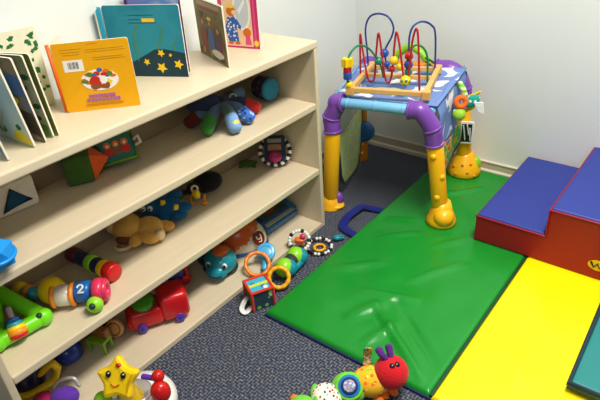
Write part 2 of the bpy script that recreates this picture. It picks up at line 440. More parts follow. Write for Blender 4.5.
# ------------------------------------------------------------------ soft step block
RED = vinyl('red vinyl', (156, 16, 36), 0.4); BLUE = vinyl('blue vinyl', (46, 62, 146), 0.45); LOGOY = plastic('logo yellow', (236, 200, 30)); BLACK = plastic('black print', (24, 22, 20))
t = thing('soft_step', 'red foam step block with blue tops pushed against the back wall', 'step block', (1.05, 0.63, 0.036))
x0, x1, x2, yf, yb = 0.724, 1.05, 1.40, 0.256, 0.985
zb, zl, zu = 0.0312, 0.172, 0.312
b = MB(True)
b.prism([(x0, zb), (x2, zb), (x2, zu), (x1, zu), (x1, zl), (x0, zl)], (0, yb, 0), (1, 0, 0), (0, 0, 1), yb - yf, RED, 0.008)
b.build('body', t)
def pad(xa, xb, z):
    return slab(xa, xb, yf + 0.003, yb - 0.003, z - 0.004, z + 0.012, 0.012, BLUE, BLUE, lambda x, y: 0.004 * mnoise.noise(V(x * 5, y * 5, z * 9)), 40)
pad(x0 + 0.003, x1 - 0.004, zl).build('tread', t, 'lower blue tread')
pad(x1 + 0.003, x2 - 0.003, zu).build('tread', t, 'upper blue tread')
b = MB(True)
for pts in ([(x0, zl), (x1 - .004, zl)], [(x1, zu), (x2, zu)]): b.tube([V(x, yf - 0.001, z) for x, z in pts], 0.005, RED, 8)
b.tube([V(x1 + .001, yf - 0.001, zl), V(x1 + .001, yf - .001, zu)], 0.004, RED, 8)
b.tube([V(x1 + .001, yf - 0.001, zu), V(x1 + .001, yb, zu)], 0.004, RED, 8)
b.build('piping', t)
lc = V((1.2860, 0.2550, 0.1040)); b = MB(True)
b.prism(circ(0.042, 28, ry=0.026), lc - V(0, -0.002, 0), (1, 0, 0), (0, 0, 1), 0.003, LOGOY)
zz = [(-.03, .012), (-.016, -.010), (-.004, .010), (.010, -.010), (.024, .012)]
b.tube([lc + V(x, -0.003, z) for x, z in zz], 0.0045, BLACK, 8)
b.build('logo_patch', t, 'yellow oval patch with a black zigzag mark')

# ------------------------------------------------------------------ toddler play table
PURPLE = plastic('purple plastic', (128, 78, 172), 0.38); AMBER = plastic('amber plastic', (252, 190, 24), 0.38); SKYB = plastic('sky blue plastic', (128, 190, 226), 0.35)
ORANGE = plastic('orange plastic', (240, 150, 40), 0.4); LIME = plastic('lime plastic', (146, 204, 40), 0.4); CRANK = plastic('blue plastic', (30, 104, 176), 0.35); DGREEN = plastic('dark green cord', (30, 66, 52), 0.6)
WHITE = plastic('white plastic', (238, 236, 230), 0.35); YEL = plastic('yellow plastic', (250, 214, 24), 0.32); REDP = plastic('red plastic', (206, 30, 28), 0.3)
t = NT('cloud fabric', 0.8, 0.2)
v = t.coord((1, 1, 1))
nz = t.n('ShaderNodeTexNoise', Scale=8.5, Detail=1.5, Distortion=0.7); t.l(v, nz.inputs['Vector'])
ad = t.math('SUBTRACT', 1.0, nz.outputs[0])
rp = t.n('ShaderNodeValToRGB'); e = rp.color_ramp.elements; e[0].position = 0.41; e[0].color = lin((226, 228, 232)); e[1].position = 0.43; e[1].color = lin((120, 146, 198))
t.l(ad, rp.inputs[0]); t.col(rp.outputs[0]); CLOUD = t.m
POCKET = marbled('printed pocket', [(40, 84, 140), (90, 176, 90), (44, 150, 90), (210, 190, 60), (200, 70, 50), (60, 130, 190)], 14)
PALEP = marbled('pale printed pocket', [(240, 246, 236), (200, 236, 150), (250, 244, 150), (170, 230, 196), (246, 206, 160)], 12)
def see_through(m, k, c):
    # light passes through the sheet: part translucent, part diffuse
    nt = m.node_tree; p = nt.nodes['Principled BSDF']; tr = nt.nodes.new('ShaderNodeBsdfTranslucent'); tr.inputs[0].default_value = lin(c); mx = nt.nodes.new('ShaderNodeMixShader'); mx.inputs[0].default_value = k
    out_ = nt.nodes['Material Output']; nt.links.new(p.outputs[0], mx.inputs[1]); nt.links.new(tr.outputs[0], mx.inputs[2]); nt.links.new(mx.outputs[0], out_.inputs[0])
PALEP.node_tree.nodes['Principled BSDF'].inputs['Alpha'].default_value = 0.6
see_through(PALEP, .25, (240, 244, 214))
MESHP = mat('pale mesh panel', (206, 216, 220), 0.7, 0.3, 0.05, alpha=.28)
PIPE = cloth('navy piping', (26, 48, 70))

FR, FL, BR, BL = V(.445, .277, .645), V(-.062, .168, .640), V(.352, .842, .672), V(-.256, .752, .645)
t = thing('play_table', 'toddler play table with purple elbows and amber yellow legs carrying a bead maze', 'play table', (.13, .51, 0))
def elbow(corner, top_dir, foot, tl, dl, r=.044):
    a = corner + top_dir.normalized() * tl; d = (foot - corner).normalized(); c = corner + d * dl
    pts = [a] + [a.lerp(corner, q) for q in (.25, .5)] + [corner + (top_dir.normalized() * .03 + d * .03) * q for q in (1,)] + [corner.lerp(c, q) for q in (.5, .75)] + [c]
    b = MB(True); sp = spline(pts, 6); b.tube(sp, r, PURPLE, 20, round_caps=False)
    for i in (1, len(sp) // 2 + 6, len(sp) - 2):
        ax = (sp[min(i + 1, len(sp) - 1)] - sp[i - 1]).normalized(); b.torus(sp[i], ax, r, .006, PURPLE, 24, 8)
    b.build('elbow', t); return c
def leg(top, foot, r0, r1, m, name='leg'):
    b = MB(True); b.cyl(top, foot, r0, m, r1, 0.004, 24); return b.build(name, t)
# front right
ft = V(.520, .318, .0305); c = elbow(FR, FL - FR, V(.468, .29, .47), .108, .175)
lg = leg(c + V(0, 0, .02), ft + V(-.004, -.004, .05), .042, .041, AMBER)
b = MB(True); b.lathe([(0, 0), (.074, 0), (.08, .008), (.074, .03), (.056, .08), (.043, .125), (0, .13)], ft, V(0, 0, 1), AMBER, 28)
b.ball(ft + V(.024, -.026, .051), (.054, .055, .05), AMBER); b.build('foot', lg)
for q, (u, v_) in enumerate(((434, 148), (437, 166), (433, 186), (437, 200))):
    p = c.lerp(ft, (.10, .36, .62, .80)[q]); d = V(.55, -.66, 0) + V(.3 * (1 if q % 2 else -1), .3 * (1 if q % 2 else -1), 0); b = MB(True).ball(p + d.normalized() * .040, (.016, .016, .012), AMBER, frame(d)); b.build('bump', lg)
# front left
ft = V(-.088, .176, 0); c = elbow(FL, FR - FL, V(-.045, .16, .47), .07, .165)
lg = leg(c + V(0, 0, .02), ft + V(0, 0, .04), .042, .042, AMBER)
b = MB(True); b.lathe([(0, 0), (.066, 0), (.066, .008), (.05, .03), (.04, .09), (0, .10)], ft, (0, 0, 1), AMBER, 28); b.ball(ft + V(.02, .01, .015), (.06, .05, .018), AMBER); b.build('foot', lg)
q = V((-0.0550, 0.2040, 0.0500)); b = MB(True); b.ball(q, (.034, .03, .042), PURPLE); b.build('knob', lg, 'purple knob on the foot')
# back left
ft = V(-.252, .772, 0); c = elbow(BL, BR - BL, ft, .10, .12)
lg = leg(c, ft, .036, .037, ORANGE)  # amber leg coloured orange: its shade is put into the colour
q = V((-0.2250, 0.7250, 0.2300)); b = MB(True); b.cyl(q + V(.02, .02, 0), q + V(.03, -.045, 0), .062, CRANK, bev=.012); b.torus(q + V(.03, -.046, 0), (.15, -1, 0), .036, .007, CRANK); b.build('crank_disc', lg, 'blue crank disc')
for z in (.06, .12, .17): MB(True).ball(ft + V(.018, -.032, z) , (.011, .011, .011), AMBER).build('bump', lg)
# back right
ft = V(.395, .885, .0305); c = elbow(BR, BL - BR, ft, .15, .22, .045)
lg = leg(c, ft + V(0, 0, .05), .041, .043, AMBER)
b = MB(True); b.lathe([(0, 0), (.092, 0), (.1, .01), (.096, .04), (.075, .09), (.05, .125), (.04, .14), (0, .142)], ft, (0, 0, 1), AMBER, 30); b.build('foot', lg)
for a_, z, rr in ((-95, .03, .098), (-55, .045, .094), (-75, .085, .078), (-30, .02, .099), (-40, .09, .076), (-110, .07, .086)):
    a_ = math.radians(a_); MB(True).ball(ft + V(rr * math.cos(a_), rr * math.sin(a_), z), .009, ORANGE, seg=10, rings=6).build('bump', lg)
q = V((0.4540, 0.9000, 0.0940)); b = MB(True); b.ball(q, (.036, .03, .05), LIME); b.build('knob', lg, 'lime green knob on the foot')
q = V((0.4100, 0.8300, 0.3180)); F = frame(V(.42, -.9, 0)); b = MB(True)
ex = V(.9, .42, 0); b.prism(rect(-.04, -.068, .04, .068, .012), q, ex, (0, 0, 1), .012, WHITE, .003)
o2 = q + V(.42, -.9, 0).normalized() * .0
b.prism(rect(-.028, -.054, .028, .054), q + ex.cross(V(0, 0, 1)).normalized() * .0125, ex, (0, 0, 1), .001, BLACK)
nn = ex.cross(V(0, 0, 1)).normalized()
for k in ((-.02, .045, -.006, -.04), (.0, .05, .012, -.01), (.016, .03, .022, -.045)):
    b.tube([q + nn * .0145 + ex.normalized() * k[0] + V(0, 0, k[1]), q + nn * .0145 + ex.normalized() * k[2] + V(0, 0, k[3])], .004, WHITE, 6)
b.build('mirror_card', lg, 'white frame with black and white zigzag card')
# rails between the elbows
def rail(a, c, m, r=.026, nm='rail', lb=None):
    b = MB(True); b.cyl(a, c, r, m, bev=.004)
    d = (c - a).normalized()
    for q in (.12, .5, .88): b.torus(a.lerp(c, q), d, r - .002, .005, m, 24, 8)
    b.build(nm, t, lb)
rail(FR.lerp(FL, .17), FL.lerp(FR, .1), SKYB, lb='sky blue front rail')
rail(BR.lerp(BL, .15), BL.lerp(BR, .12), ORANGE, lb='orange back rail')
rail(FR.lerp(BR, .04) + V(-.01, 0, -.012), BR.lerp(FR, .04) + V(-.01, 0, -.012), SKYB, .02); rail(FL.lerp(BL, .04) + V(.01, 0, -.012), BL.lerp(FL, .04) + V(.01, 0, -.012), SKYB, .02)
a0 = V((-0.0570, 0.8300, 0.6890)); a1 = V((0.1620, 0.8400, 0.6640)); top = V((0.0410, 0.8350, 0.7580))
b = MB(True); b.tube(spline([a0 + V(0, 0, -.06), a0, a0.lerp(top, .6) + V(0, 0, .014), top, top.lerp(a1, .45) + V(0, 0, .018), a1, a1 + V(.02, 0, -.05)], 8), .021, LIME, 12); b.build('arch', t, 'lime green toy arch on the back rail')
b = MB(True); b.prism(circ(.1, 24, ry=.06), V((0.1210, 0.8400, 0.6290)), (1, .08, 0), (0, 0, 1), .03, ORANGE, .006); b.build('back_plate', t, 'orange rounded back plate')
b = MB(True)
b.tube(spline([V((0.1480, 0.8000, 0.7190)), V((0.2260, 0.8200, 0.6790)), V((0.2960, 0.8000, 0.6620)), V((0.3300, 0.7700, 0.6310))], 6), .006, DGREEN, 8)
b.tube(spline([V((0.1590, 0.7800, 0.7040)), V((0.2250, 0.8000, 0.6620)), V((0.3060, 0.7800, 0.6520))], 6), .005, DGREEN, 8); b.build('cord', t, 'dark green cord')
# fabric top and hanging panels
def lerp4(u, v): return FL.lerp(FR, u).lerp(BL.lerp(BR, u), v)
def topf(u, v):
    p = lerp4(.04 + 1.0 * u, .05 + .9 * v); return p + V(0, 0, .018 - .022 * math.sin(PI * u) * math.sin(PI * v))
b = MB(True); b.surf(topf, 24, 24, CLOUD); b.build('fabric_top', t, 'blue fabric printed with white clouds', .006)
def flap(A, B, out, drop, z0, rounding, OUT=.020, OIN=.06, SP=1.0):
    def fn(u, v):
        p = A.lerp(B, .1 + .82 * SP * u); k = 1.0 - rounding * (abs(2 * u - 1) ** 3)
        s = v * drop * k
        return p + V(0, 0, z0 - s) + out * (OUT * min(1, v * 6) - OIN * v) + V(0, 0, 0) + out * .006 * math.sin(9 * u + 5 * v)
    return fn
out = V(.98, .17, 0); fn = flap(FR, BR, out, .45, .022, .12, .024, .0, 1.1)
b = MB(True); b.surf(lambda u, v: fn(u, v * .62), 20, 16, CLOUD); b.build('side_panel', t, 'blue cloud fabric hanging on the right', .005)
b = MB(True); b.surf(lambda u, v: fn(u, .62 + .38 * v), 20, 12, POCKET); sp = b.build('side_pocket', t, 'clear pocket with bright print', .008)
b = MB(True); b.tube([fn(0, .3 + .7 * k / 8) for k in range(9)] + [fn(k / 16, 1) for k in range(1, 17)] + [fn(1, 1 - .9 * k / 8) for k in range(1, 9)], .009, PIPE, 8); b.build('piping', t)
out = V(-.98, -.2, 0); fn2 = flap(FL, BL, out, .60, .01, .22, -.01, .015, 1.0)
b = MB(True); b.surf(lambda u, v: fn2(u, v * .45), 20, 12, MESHP); b.build('side_panel', t, 'pale grey mesh hanging on the left', .005)
b = MB(True); b.surf(lambda u, v: fn2(u, .45 + .55 * v), 20, 14, PALEP); b.build('side_pocket', t, 'pale pocket with faded green print', .008)
b = MB(True); b.tube([fn2(0, .4 + .6 * k / 8) for k in range(9)] + [fn2(k / 16, 1) for k in range(1, 17)] + [fn2(1, 1 - .6 * k / 8) for k in range(1, 9)], .008, PIPE, 8); b.build('piping', t)

# ------------------------------------------------------------------ bead maze on the table
PINE = mat('pine', (222, 178, 108), 0.5, 0.4, 0.12, 25)
MAZE = thing('bead_maze', 'wooden bead maze with coloured wire loops standing on the play table', 'bead maze', (.157, .447, .686), math.radians(18))
Z0 = -.034
def bar(p0, p1, wd, h, name='rail', m=PINE):
    p0 = V(p0); p1 = V(p1); d = p1 - p0; a = math.atan2(d.y, d.x); b = MB()
    b.box((p0 + p1) / 2, (d.length, wd, h), m, (0, 0, a), .004, 2); return b.build(name, MAZE)
hw, hd = .186, .195
bar((-hw, -hd, .024), (hw, -hd, .024), .024, .026); bar((-hw + .02, hd - .01, .018), (hw, hd, .018), .022, .026)
bar((-hw, -hd, .026), (-hw + .02, hd, .026), .022, .028); bar((hw, -hd, .026), (hw + .005, hd, .026), .026, .034)
bar((-hw + .012, .06, .016), (hw - .012, .06, .016), .02, .022)
for x, y in ((-hw, -hd), (hw, -hd), (-hw + .02, hd), (hw, hd)):
    b = MB(); b.box((x, y, .02), (.042, .036, .044), PINE, None, .005); b.build('corner_block', MAZE)
WB = mat('blue enamel wire', (52, 70, 140), 0.3); WR = mat('red enamel wire', (184, 36, 44), 0.3); WG = mat('green enamel wire', (26, 128, 84), 0.3)
def wire(pts, m, lb):
    b = MB(); b.tube(spline([V(p[0], p[1], max(p[2] + Z0, .004)) for p in pts], 8), .0052, m, 8); b.build('wire', MAZE, lb)
A1, B1 = (-.185, .03), (.18, -.17)
wire([(-0.1943, 0.0351, 0.0326), (-0.1957, 0.0358, 0.1929), (-0.1939, 0.0349, 0.2702), (-0.1808, 0.0277, 0.1958), (-0.1503, 0.0110, 0.0543), (-0.1254, -0.0027, 0.0117), (-0.1074, -0.0125, 0.0648), (-0.0968, -0.0183, 0.2126), (-0.0861, -0.0242, 0.2941), (-0.0708, -0.0326, 0.2278),
      (-0.0482, -0.0450, 0.0897), (-0.0242, -0.0581, 0.0536), (-0.0054, -0.0684, 0.1102), (0.0047, -0.0739, 0.2523), (0.0137, -0.0789, 0.3163), (0.0318, -0.0888, 0.2576), (0.0587, -0.1035, 0.1154), (0.0819, -0.1163, 0.0805), (0.0911, -0.1213, 0.1825), (0.0994, -0.1258, 0.2894), (0.1170, -0.1355, 0.3502), (0.1304, -0.1428, 0.2859), (0.1475, -0.1522, 0.0570)], WR, 'red zigzag wire')
wire([(-0.1909, 0.1968, 0.0290), (-0.1998, 0.1983, 0.1455), (-0.2083, 0.1997, 0.2526), (-0.1857, 0.1959, 0.3168), (-0.1357, 0.1876, 0.3377), (-0.0806, 0.1784, 0.3231), (-0.0523, 0.1737, 0.2739), (-0.0620, 0.1753, 0.2213), (-0.0940, 0.1807, 0.1548), (-0.0930, 0.1805, 0.1005), (-0.0745, 0.1774, 0.0247)], WB, 'tall looping blue wire')
wire([(0.0551, 0.0638, 0.0375), (0.0531, 0.0623, 0.1644), (0.0522, 0.0616, 0.2558), (0.0680, 0.0732, 0.3076), (0.1068, 0.1017, 0.3235), (0.1478, 0.1317, 0.2998), (0.1686, 0.1470, 0.2466), (0.1779, 0.1538, 0.0465)], WB, 'blue wire hoop on the right')
wire([(-0.1974, -0.2053, 0.0740), (-0.1958, -0.2032, 0.1943), (-0.1844, -0.1878, 0.2390), (-0.1587, -0.1533, 0.2639), (-0.1255, -0.1087, 0.2475), (-0.0951, -0.0679, 0.1971), (-0.0714, -0.0360, 0.1374), (-0.0588, -0.0191, 0.0698)], WG, 'green wire arch on the left')
wire([(0.0694, -0.0171, 0.0556), (0.0653, -0.0184, 0.1691), (0.0775, -0.0146, 0.2185), (0.1000, -0.0077, 0.2371), (0.1331, 0.0025, 0.2207), (0.1543, 0.0090, 0.1698), (0.1608, 0.0110, 0.0461)], WG, 'green wire arch on the right')
BY = plastic('bead yellow', (240, 204, 20)); BRD = plastic('bead red', (196, 32, 32)); BB = plastic('bead blue', (52, 84, 170)); BG = plastic('bead green', (40, 138, 104))
def bead(p, r, m, lb=None):
    b = MB(); b.ball(V(p) + V(0, 0, Z0), r, m, seg=16, rings=10); return b.build('bead', MAZE, lb)
for p, r, m in (((-0.0993, 0.1815, 0.1327), .024, BB), ((-0.0795, -0.0468, 0.1610), .021, BG), ((-0.0840, 0.1790, 0.0739), .018, BB), ((0.0041, -0.0736, 0.1758), .022, BY), ((-0.0060, -0.0681, 0.1306), .017, BRD), ((0.0205, -0.0117, 0.1240), .017, BY),
                ((0.0671, -0.0178, 0.1841), .022, BRD), ((0.0663, -0.0180, 0.1411), .023, BB), ((0.0677, -0.0176, 0.1026), .02, BG), ((-0.1917, -0.1977, 0.0820), .02, BY)): bead(p, r, m)
p = V((0.0742, -0.1300, 0.0950)); q = bead(p, .027, BY, 'yellow bead with dark dots')
for d in ((.3, -.9, .3), (-.5, -.8, .2), (.1, -.8, -.5), (.8, -.5, 0)): MB().ball(p + V(0, 0, Z0) + V(d).normalized() * .025, .0075, BG, seg=10, rings=6).build('dot', q)
s0 = V((-0.1969, -0.2046, 0.1147)) + V(0, 0, Z0); 
for k, (m, h, r) in enumerate(((BB, .036, .021), (BRD, .026, .0205))):
    z = sum((.036, .026)[:k]); b = MB(); b.cyl(s0 + V(0, 0, z), s0 + V(0, 0, z + h), r, m, bev=.003); b.build('bead', MAZE, ('blue' if k == 0 else 'red') + ' cylinder bead')
b = MB(); b.prism(star(.03, .72, 6), s0 + V(0, 0, .062), (1, 0, 0), (0, 1, 0), .042, BY, .003); b.build('bead', MAZE, 'yellow star shaped bead')

# ------------------------------------------------------------------ toy hanging from the back right elbow
TEALDOT = spots('teal polka fabric', (40, 168, 150), [(230, 245, 240)], 42, .33); LIMEST = bands('lime striped fabric', [(126, 196, 60), (220, 236, 180)], 40, 'Z'); CORAL = cloth('orange cloth', (238, 120, 44)); LIMEC = cloth('lime cloth', (164, 212, 70)); WHC = cloth('white cloth', (236, 240, 236)); YC = cloth('yellow cloth', (240, 200, 50))
h0 = V((0.4560, 0.6500, 0.5750))
t = thing('hanging_toy', 'dangling winged soft toy with teal polka dots hung on the table corner', 'soft toy', h0)
def hp(p): return V(p)
b = MB(True); b.tube(spline([V((0.4130, 0.6700, 0.6540)), V((0.4390, 0.6500, 0.6380)), V((0.4530, 0.6500, 0.6070))], 6), .016, LIMEST, 10); b.build('strap', t, 'lime striped strap')
b = MB(True); b.torus(V((0.4600, 0.5900, 0.5910)), (.6, -.75, .2), .024, .014, CORAL, 24, 10); b.build('body', t, 'orange ring body')
b = MB(True); b.ball(V((0.5010, 0.6300, 0.5900)), (.042, .016, .032), TEALDOT, (0, -.6, .5)); b.build('wing', t, 'teal polka dot wing')
b = MB(True); b.tube([V((0.4810, 0.6500, 0.6020)), V((0.5300, 0.6500, 0.6370))], [.012, .006], YC, 8); b.tube([V((0.4500, 0.6400, 0.5160)), V((0.5060, 0.6400, 0.5550))], [.010, .010], YC, 8); b.build('arm', t, 'yellow arms')
b = MB(True); b.prism([(-.026, .03), (.024, .026), (.034, -.04), (0, -.024)], V((0.5320, 0.6400, 0.5600)), (.8, .6, 0), (0, 0, 1), .008, WHC, .002); b.build('wing', t, 'white felt wing')
b = MB(True); b.ball(V((0.4570, 0.5850, 0.5260)), .034, LIMEC); b.build('ball', t, 'lime green plush ball')
b = MB(True)
for du in (-5, -3): b.ball(V((0.4380, 0.5750, 0.5370)) + V(0, 0, du * .008 + .03), .010, WHC, seg=10, rings=6)
b.build('tuft', t)

# ------------------------------------------------------------------ books on top of the bookcase
PAGE = paper('page cream', (236, 228, 206)); PAGED = paper('page edge', (206, 196, 168)); INK = paper('print ink', (120, 84, 30)); WHITEP = paper('white paper', (244, 242, 236)); BLK = paper('black ink', (26, 26, 30))
TOPZ = 1.0005
def board_frame(bl, br, lean=0.0):
    """frame of a cover standing on the bookcase: ex along its foot, ey up (leaning back), ez towards the reader"""
    bl = V(bl[0], bl[1], TOPZ); br = V(br[0], br[1], TOPZ); ex = (br - bl); L = ex.length; ex.normalize()
    nrm = V(ex.y, -ex.x, 0); ey = (V(0, 0, 1) * math.cos(lean) - nrm * math.sin(lean)); return bl, ex, ey, ex.cross(ey), L
class Cover:
    def __init__(s, bl, br, h, th, m, medge, lean=0.0, r=.008):
        s.o, s.ex, s.ey, s.ez, s.L = board_frame(bl, br, lean); s.h = h; s.th = th; s.b = MB(True); s.k = 1
        s.b.prism(rect(0, 0, s.L, h, r), s.o - s.ez * th, s.ex, s.ey, th, m, 0.0, medge)
    def flat(s, poly, m):
        """flat printed shape, x and y as fractions of the cover"""
        p = [(x * s.L, y * s.h) for x, y in poly]; s.k += 1
        s.b.prism(p, s.o + s.ez * 0.0001, s.ex, s.ey, .00005 * s.k, m); return s
    def el(s, x, y, rx, ry, m, n=18): return s.flat([(x + rx * math.cos(2 * PI * i / n), y + ry * math.sin(2 * PI * i / n)) for i in range(n)], m)
    def rc(s, x0, y0, x1, y1, m): return s.flat([(x0, y0), (x1, y0), (x1, y1), (x0, y1)], m)
    def build(s, name, par, lb=None): return s.b.build(name, par, lb)

# yellow board book, back cover to the room
YB = paper('book yellow', (240, 178, 20)); SPO = paper('book orange', (232, 110, 30)); PUR = paper('print purple', (176, 110, 170)); OLV = paper('print brown', (196, 140, 20))
rp_ = lambda n, c: paper('print ' + n, c)
PR, PG_, PB_, PO, PBR, PP, PY = rp_('red', (206, 50, 40)), rp_('green', (90, 140, 60)), rp_('blue', (70, 110, 190)), rp_('orange', (226, 120, 40)), rp_('brown light', (150, 90, 50)), rp_('pink', (232, 90, 140)), rp_('yellow', (244, 214, 60))
bl, br = (-.247, -1.112), (-.075, -.933)
t = thing('board_book', 'yellow board book with barcode and oval picture standing open on the bookcase', 'book', (-.2, -1.02, TOPZ))
c = Cover(bl, br, .232, .008, YB, PAGE, .05)
for y, x0, x1 in ((.955, .46, .60), (.90, .10, .38), (.875, .42, .92), (.86, .10, .36), (.845, .42, .94), (.825, .12, .34), (.76, .5, .9), (.73, .5, .92)): c.rc(x0, y, x1, y + .008, OLV)
c.rc(.10, .59, .36, .755, WHITEP)
for i in range(9): c.rc(.16 + .016 * i, .63, .16 + .016 * i + (.005, .009, .007)[i % 3], .725, BLK)
c.el(.53, .44, .25, .155, WHITEP)
rnd = random.Random(3)
for i in range(22):
    a = rnd.uniform(0, 2 * PI); q = .55 + .4 * rnd.random(); yy = .44 + .13 * q * math.sin(a)
    c.el(.53 + .22 * q * math.cos(a), yy + .02, .03 + .02 * rnd.random(), .022 + .012 * rnd.random(), rnd.choice([PR, PR, PG_, PB_, PO, PY, PBR]), 9)
c.el(.47, .42, .08, .08, PR); c.el(.45, .355, .055, .05, PBR); c.el(.60, .36, .05, .055, PBR); c.el(.58, .44, .05, .06, WHITEP)
for y, x0, x1 in ((.195, .34, .70), (.135, .30, .76)):
    n = 9
    for i in range(n): xa = x0 + (x1 - x0) * i / n; c.rc(xa, y, xa + (x1 - x0) / n * .75, y + .04, PUR)
c.rc(.28, .085, .78, .10, OLV)
c.build('cover', t)
b = Cover((-.262, -1.106), (-.335, -1.02), .236, .008, PAGE, PAGE, 0.0); b.el(.3, .8, .18, .1, PY); b.el(.35, .86, .1, .05, PR); b.build('cover', t, 'far cover with a small picture')
b = MB(True); b.tube([V(-.254, -1.111, TOPZ + .006), V(-.259, -1.113, TOPZ + .232)], .006, SPO, 10, round_caps=False); b.build('spine', t, 'orange spine')
# large blue sea book
SEA = marbled('sea print', [(36, 136, 160), (56, 152, 170), (44, 142, 166)], 5); SEAD = paper('sea floor', (30, 66, 80)); STY = paper('print star yellow', (246, 208, 36)); WEED = paper('weed green', (70, 146, 130))
t = thing('picture_book', 'large turquoise picture book with yellow starfish standing open on the bookcase', 'book', (-.3, -.72, TOPZ))
c = Cover((-.434, -.774), (-.150, -.640), .272, .008, SEA, PAGE, .03)
W_ = c
c.flat([(.0, .0), (1, 0), (1, .34), (.86, .37), (.72, .40), (.60, .39), (.48, .32), (.30, .22), (.15, .19), (.0, .20)], SEAD)
c.rc(.32, .86, .66, .868, SEAD); c.rc(.32, .80, .48, .808, SEAD); c.rc(.32, .755, .68, .763, SEAD); c.rc(.50, .77, .665, .82, STY)
for x, y, r in ((.66, .13, .085), (.68, .34, .06), (.47, .21, .055), (.89, .18, .075), (.80, .31, .03)):
    c.flat([(x + q[0] * .9, y + q[1]) for q in star(r, .48, 5, (0, 0), PI / 2 + x)], STY)
for pts in ([(.36, .2), (.40, .4), (.37, .55), (.44, .72), (.40, .74), (.33, .55), (.35, .38)], [(.62, .4), (.7, .55), (.72, .7), (.76, .7), (.73, .52), (.66, .39)], [(.22, .2), (.2, .4), (.26, .5), (.25, .36), (.27, .22)], [(.84, .38), (.88, .52), (.95, .6), (.9, .5), (.88, .37)]): c.flat(pts, WEED)
c.build('cover', t)
c = Cover((-.430, -.790), (-.418, -.815), .268, .007, SEA, PAGE, 0.0); c.build('cover', t, 'left cover folded back')
b = MB(True); b.tube([V(-.436, -.784, TOPZ + .006), V(-.436, -.782, TOPZ + .268)], .007, SEA, 10, round_caps=False); b.build('spine', t)
# lavender book behind it
LAV = marbled('lavender print', [(178, 168, 206), (150, 130, 190), (110, 150, 200), (206, 200, 220)], 9); VIO = paper('violet', (98, 62, 130))
t = thing('picture_book', 'lavender and violet picture book standing behind the turquoise sea book', 'book', (-.29, -.60, TOPZ))
c = Cover((-.402, -.694), (-.192, -.594), .315, .008, VIO, PAGE, .04)
c.rc(.06, .0, .97, .93, LAV); c.el(.86, .45, .1, .12, PB_); c.el(.9, .22, .07, .1, WHITEP); c.el(.95, .12, .035, .06, PR); c.el(.5, .6, .3, .2, WHITEP)
c.build('cover', t); c = Cover((-.412, -.660), (-.30, -.545), .31, .007, VIO, PAGE, -.02); c.build('cover', t, 'violet back cover')
# thin brown book
BRN = marbled('brown print', [(120, 112, 72), (150, 136, 88), (104, 98, 80), (166, 150, 104)], 9); OLI = paper('book olive', (134, 128, 76)); PLUM = rp_('plum', (110, 60, 84)); DENIM = rp_('denim', (78, 112, 160)); RUST = rp_('rust', (150, 70, 50)); SKIN = rp_('tan', (190, 150, 100))
t = thing('picture_book', 'thin olive brown storybook with three figures standing edge-on at an angle', 'book', (-.22, -.43, TOPZ))
c = Cover((-.360, -.376), (-.084, -.483), .237, .004, OLI, PAGE, .0, .004)
c.rc(.04, .04, .96, .80, BRN); c.rc(.1, .90, .9, .97, SKIN)
for i in range(9): c.rc(.14 + .08 * i, .83, .14 + .08 * i + .055, .885, RUST)
for x, col, top in ((.24, RUST, .62), (.5, DENIM, .64), (.76, PLUM, .56)):
    c.el(x, .30, .11, .24, col); c.el(x, top, .07, .075, PBR); c.el(x, top - .01, .04, .04, SKIN); c.el(x - .05, .10, .04, .06, SKIN); c.el(x + .05, .10, .04, .06, col)
c.el(.5, .71, .075, .03, PY); c.el(.68, .14, .2, .07, PAGE)
c.build('cover', t); c = Cover((-.358, -.366), (-.10, -.464), .235, .004, OLI, PAGE, 0.0, .004); c.build('cover', t, 'rear cover')
# pink book
PINKE = rp_('magenta edge', (206, 60, 126)); PEACH = rp_('peach', (244, 206, 170)); MIR = rp_('mirror grey', (206, 214, 222)); GOWN = spots('print spotted gown', (70, 110, 190), [(230, 235, 245)], 70, .35, .5); ORG = rp_('orange fur', (214, 120, 50))
t = thing('picture_book', 'pink edged storybook with spotted gown figure and mirror, rightmost on the bookcase', 'book', (-.23, -.25, TOPZ))
c = Cover((-.335, -.268), (-.142, -.226), .262, .005, PINKE, PAGE, .03, .004)
c.rc(.10, .03, .84, .97, PEACH); c.rc(.88, .0, .93, 1, PP); c.rc(.0, .0, .06, 1, PP); c.el(.60, .62, .22, .33, WHITEP); c.el(.60, .62, .18, .29, MIR); c.flat([(.5, .62), (.68, .80), (.70, .74), (.54, .55)], WHITEP)
c.flat([(.22, .10), (.48, .10), (.44, .36), (.54, .30), (.56, .36), (.42, .52), (.22, .50), (.14, .3)], GOWN)
c.el(.33, .60, .12, .085, ORG); c.el(.40, .58, .06, .04, PEACH); c.el(.32, .675, .11, .03, PY); c.el(.26, .08, .07, .025, ORG); c.el(.44, .08, .07, .025, ORG)
c.el(.70, .26, .1, .075, PO); c.flat([(.64, .06), (.80, .06), (.76, .22), (.66, .22)], PP); c.el(.92, .09, .06, .05, PY)
c.build('cover', t); c = Cover((-.335, -.258), (-.17, -.19), .26, .004, PINKE, PAGE, 0.0, .004); c.build('cover', t, 'rear cover')
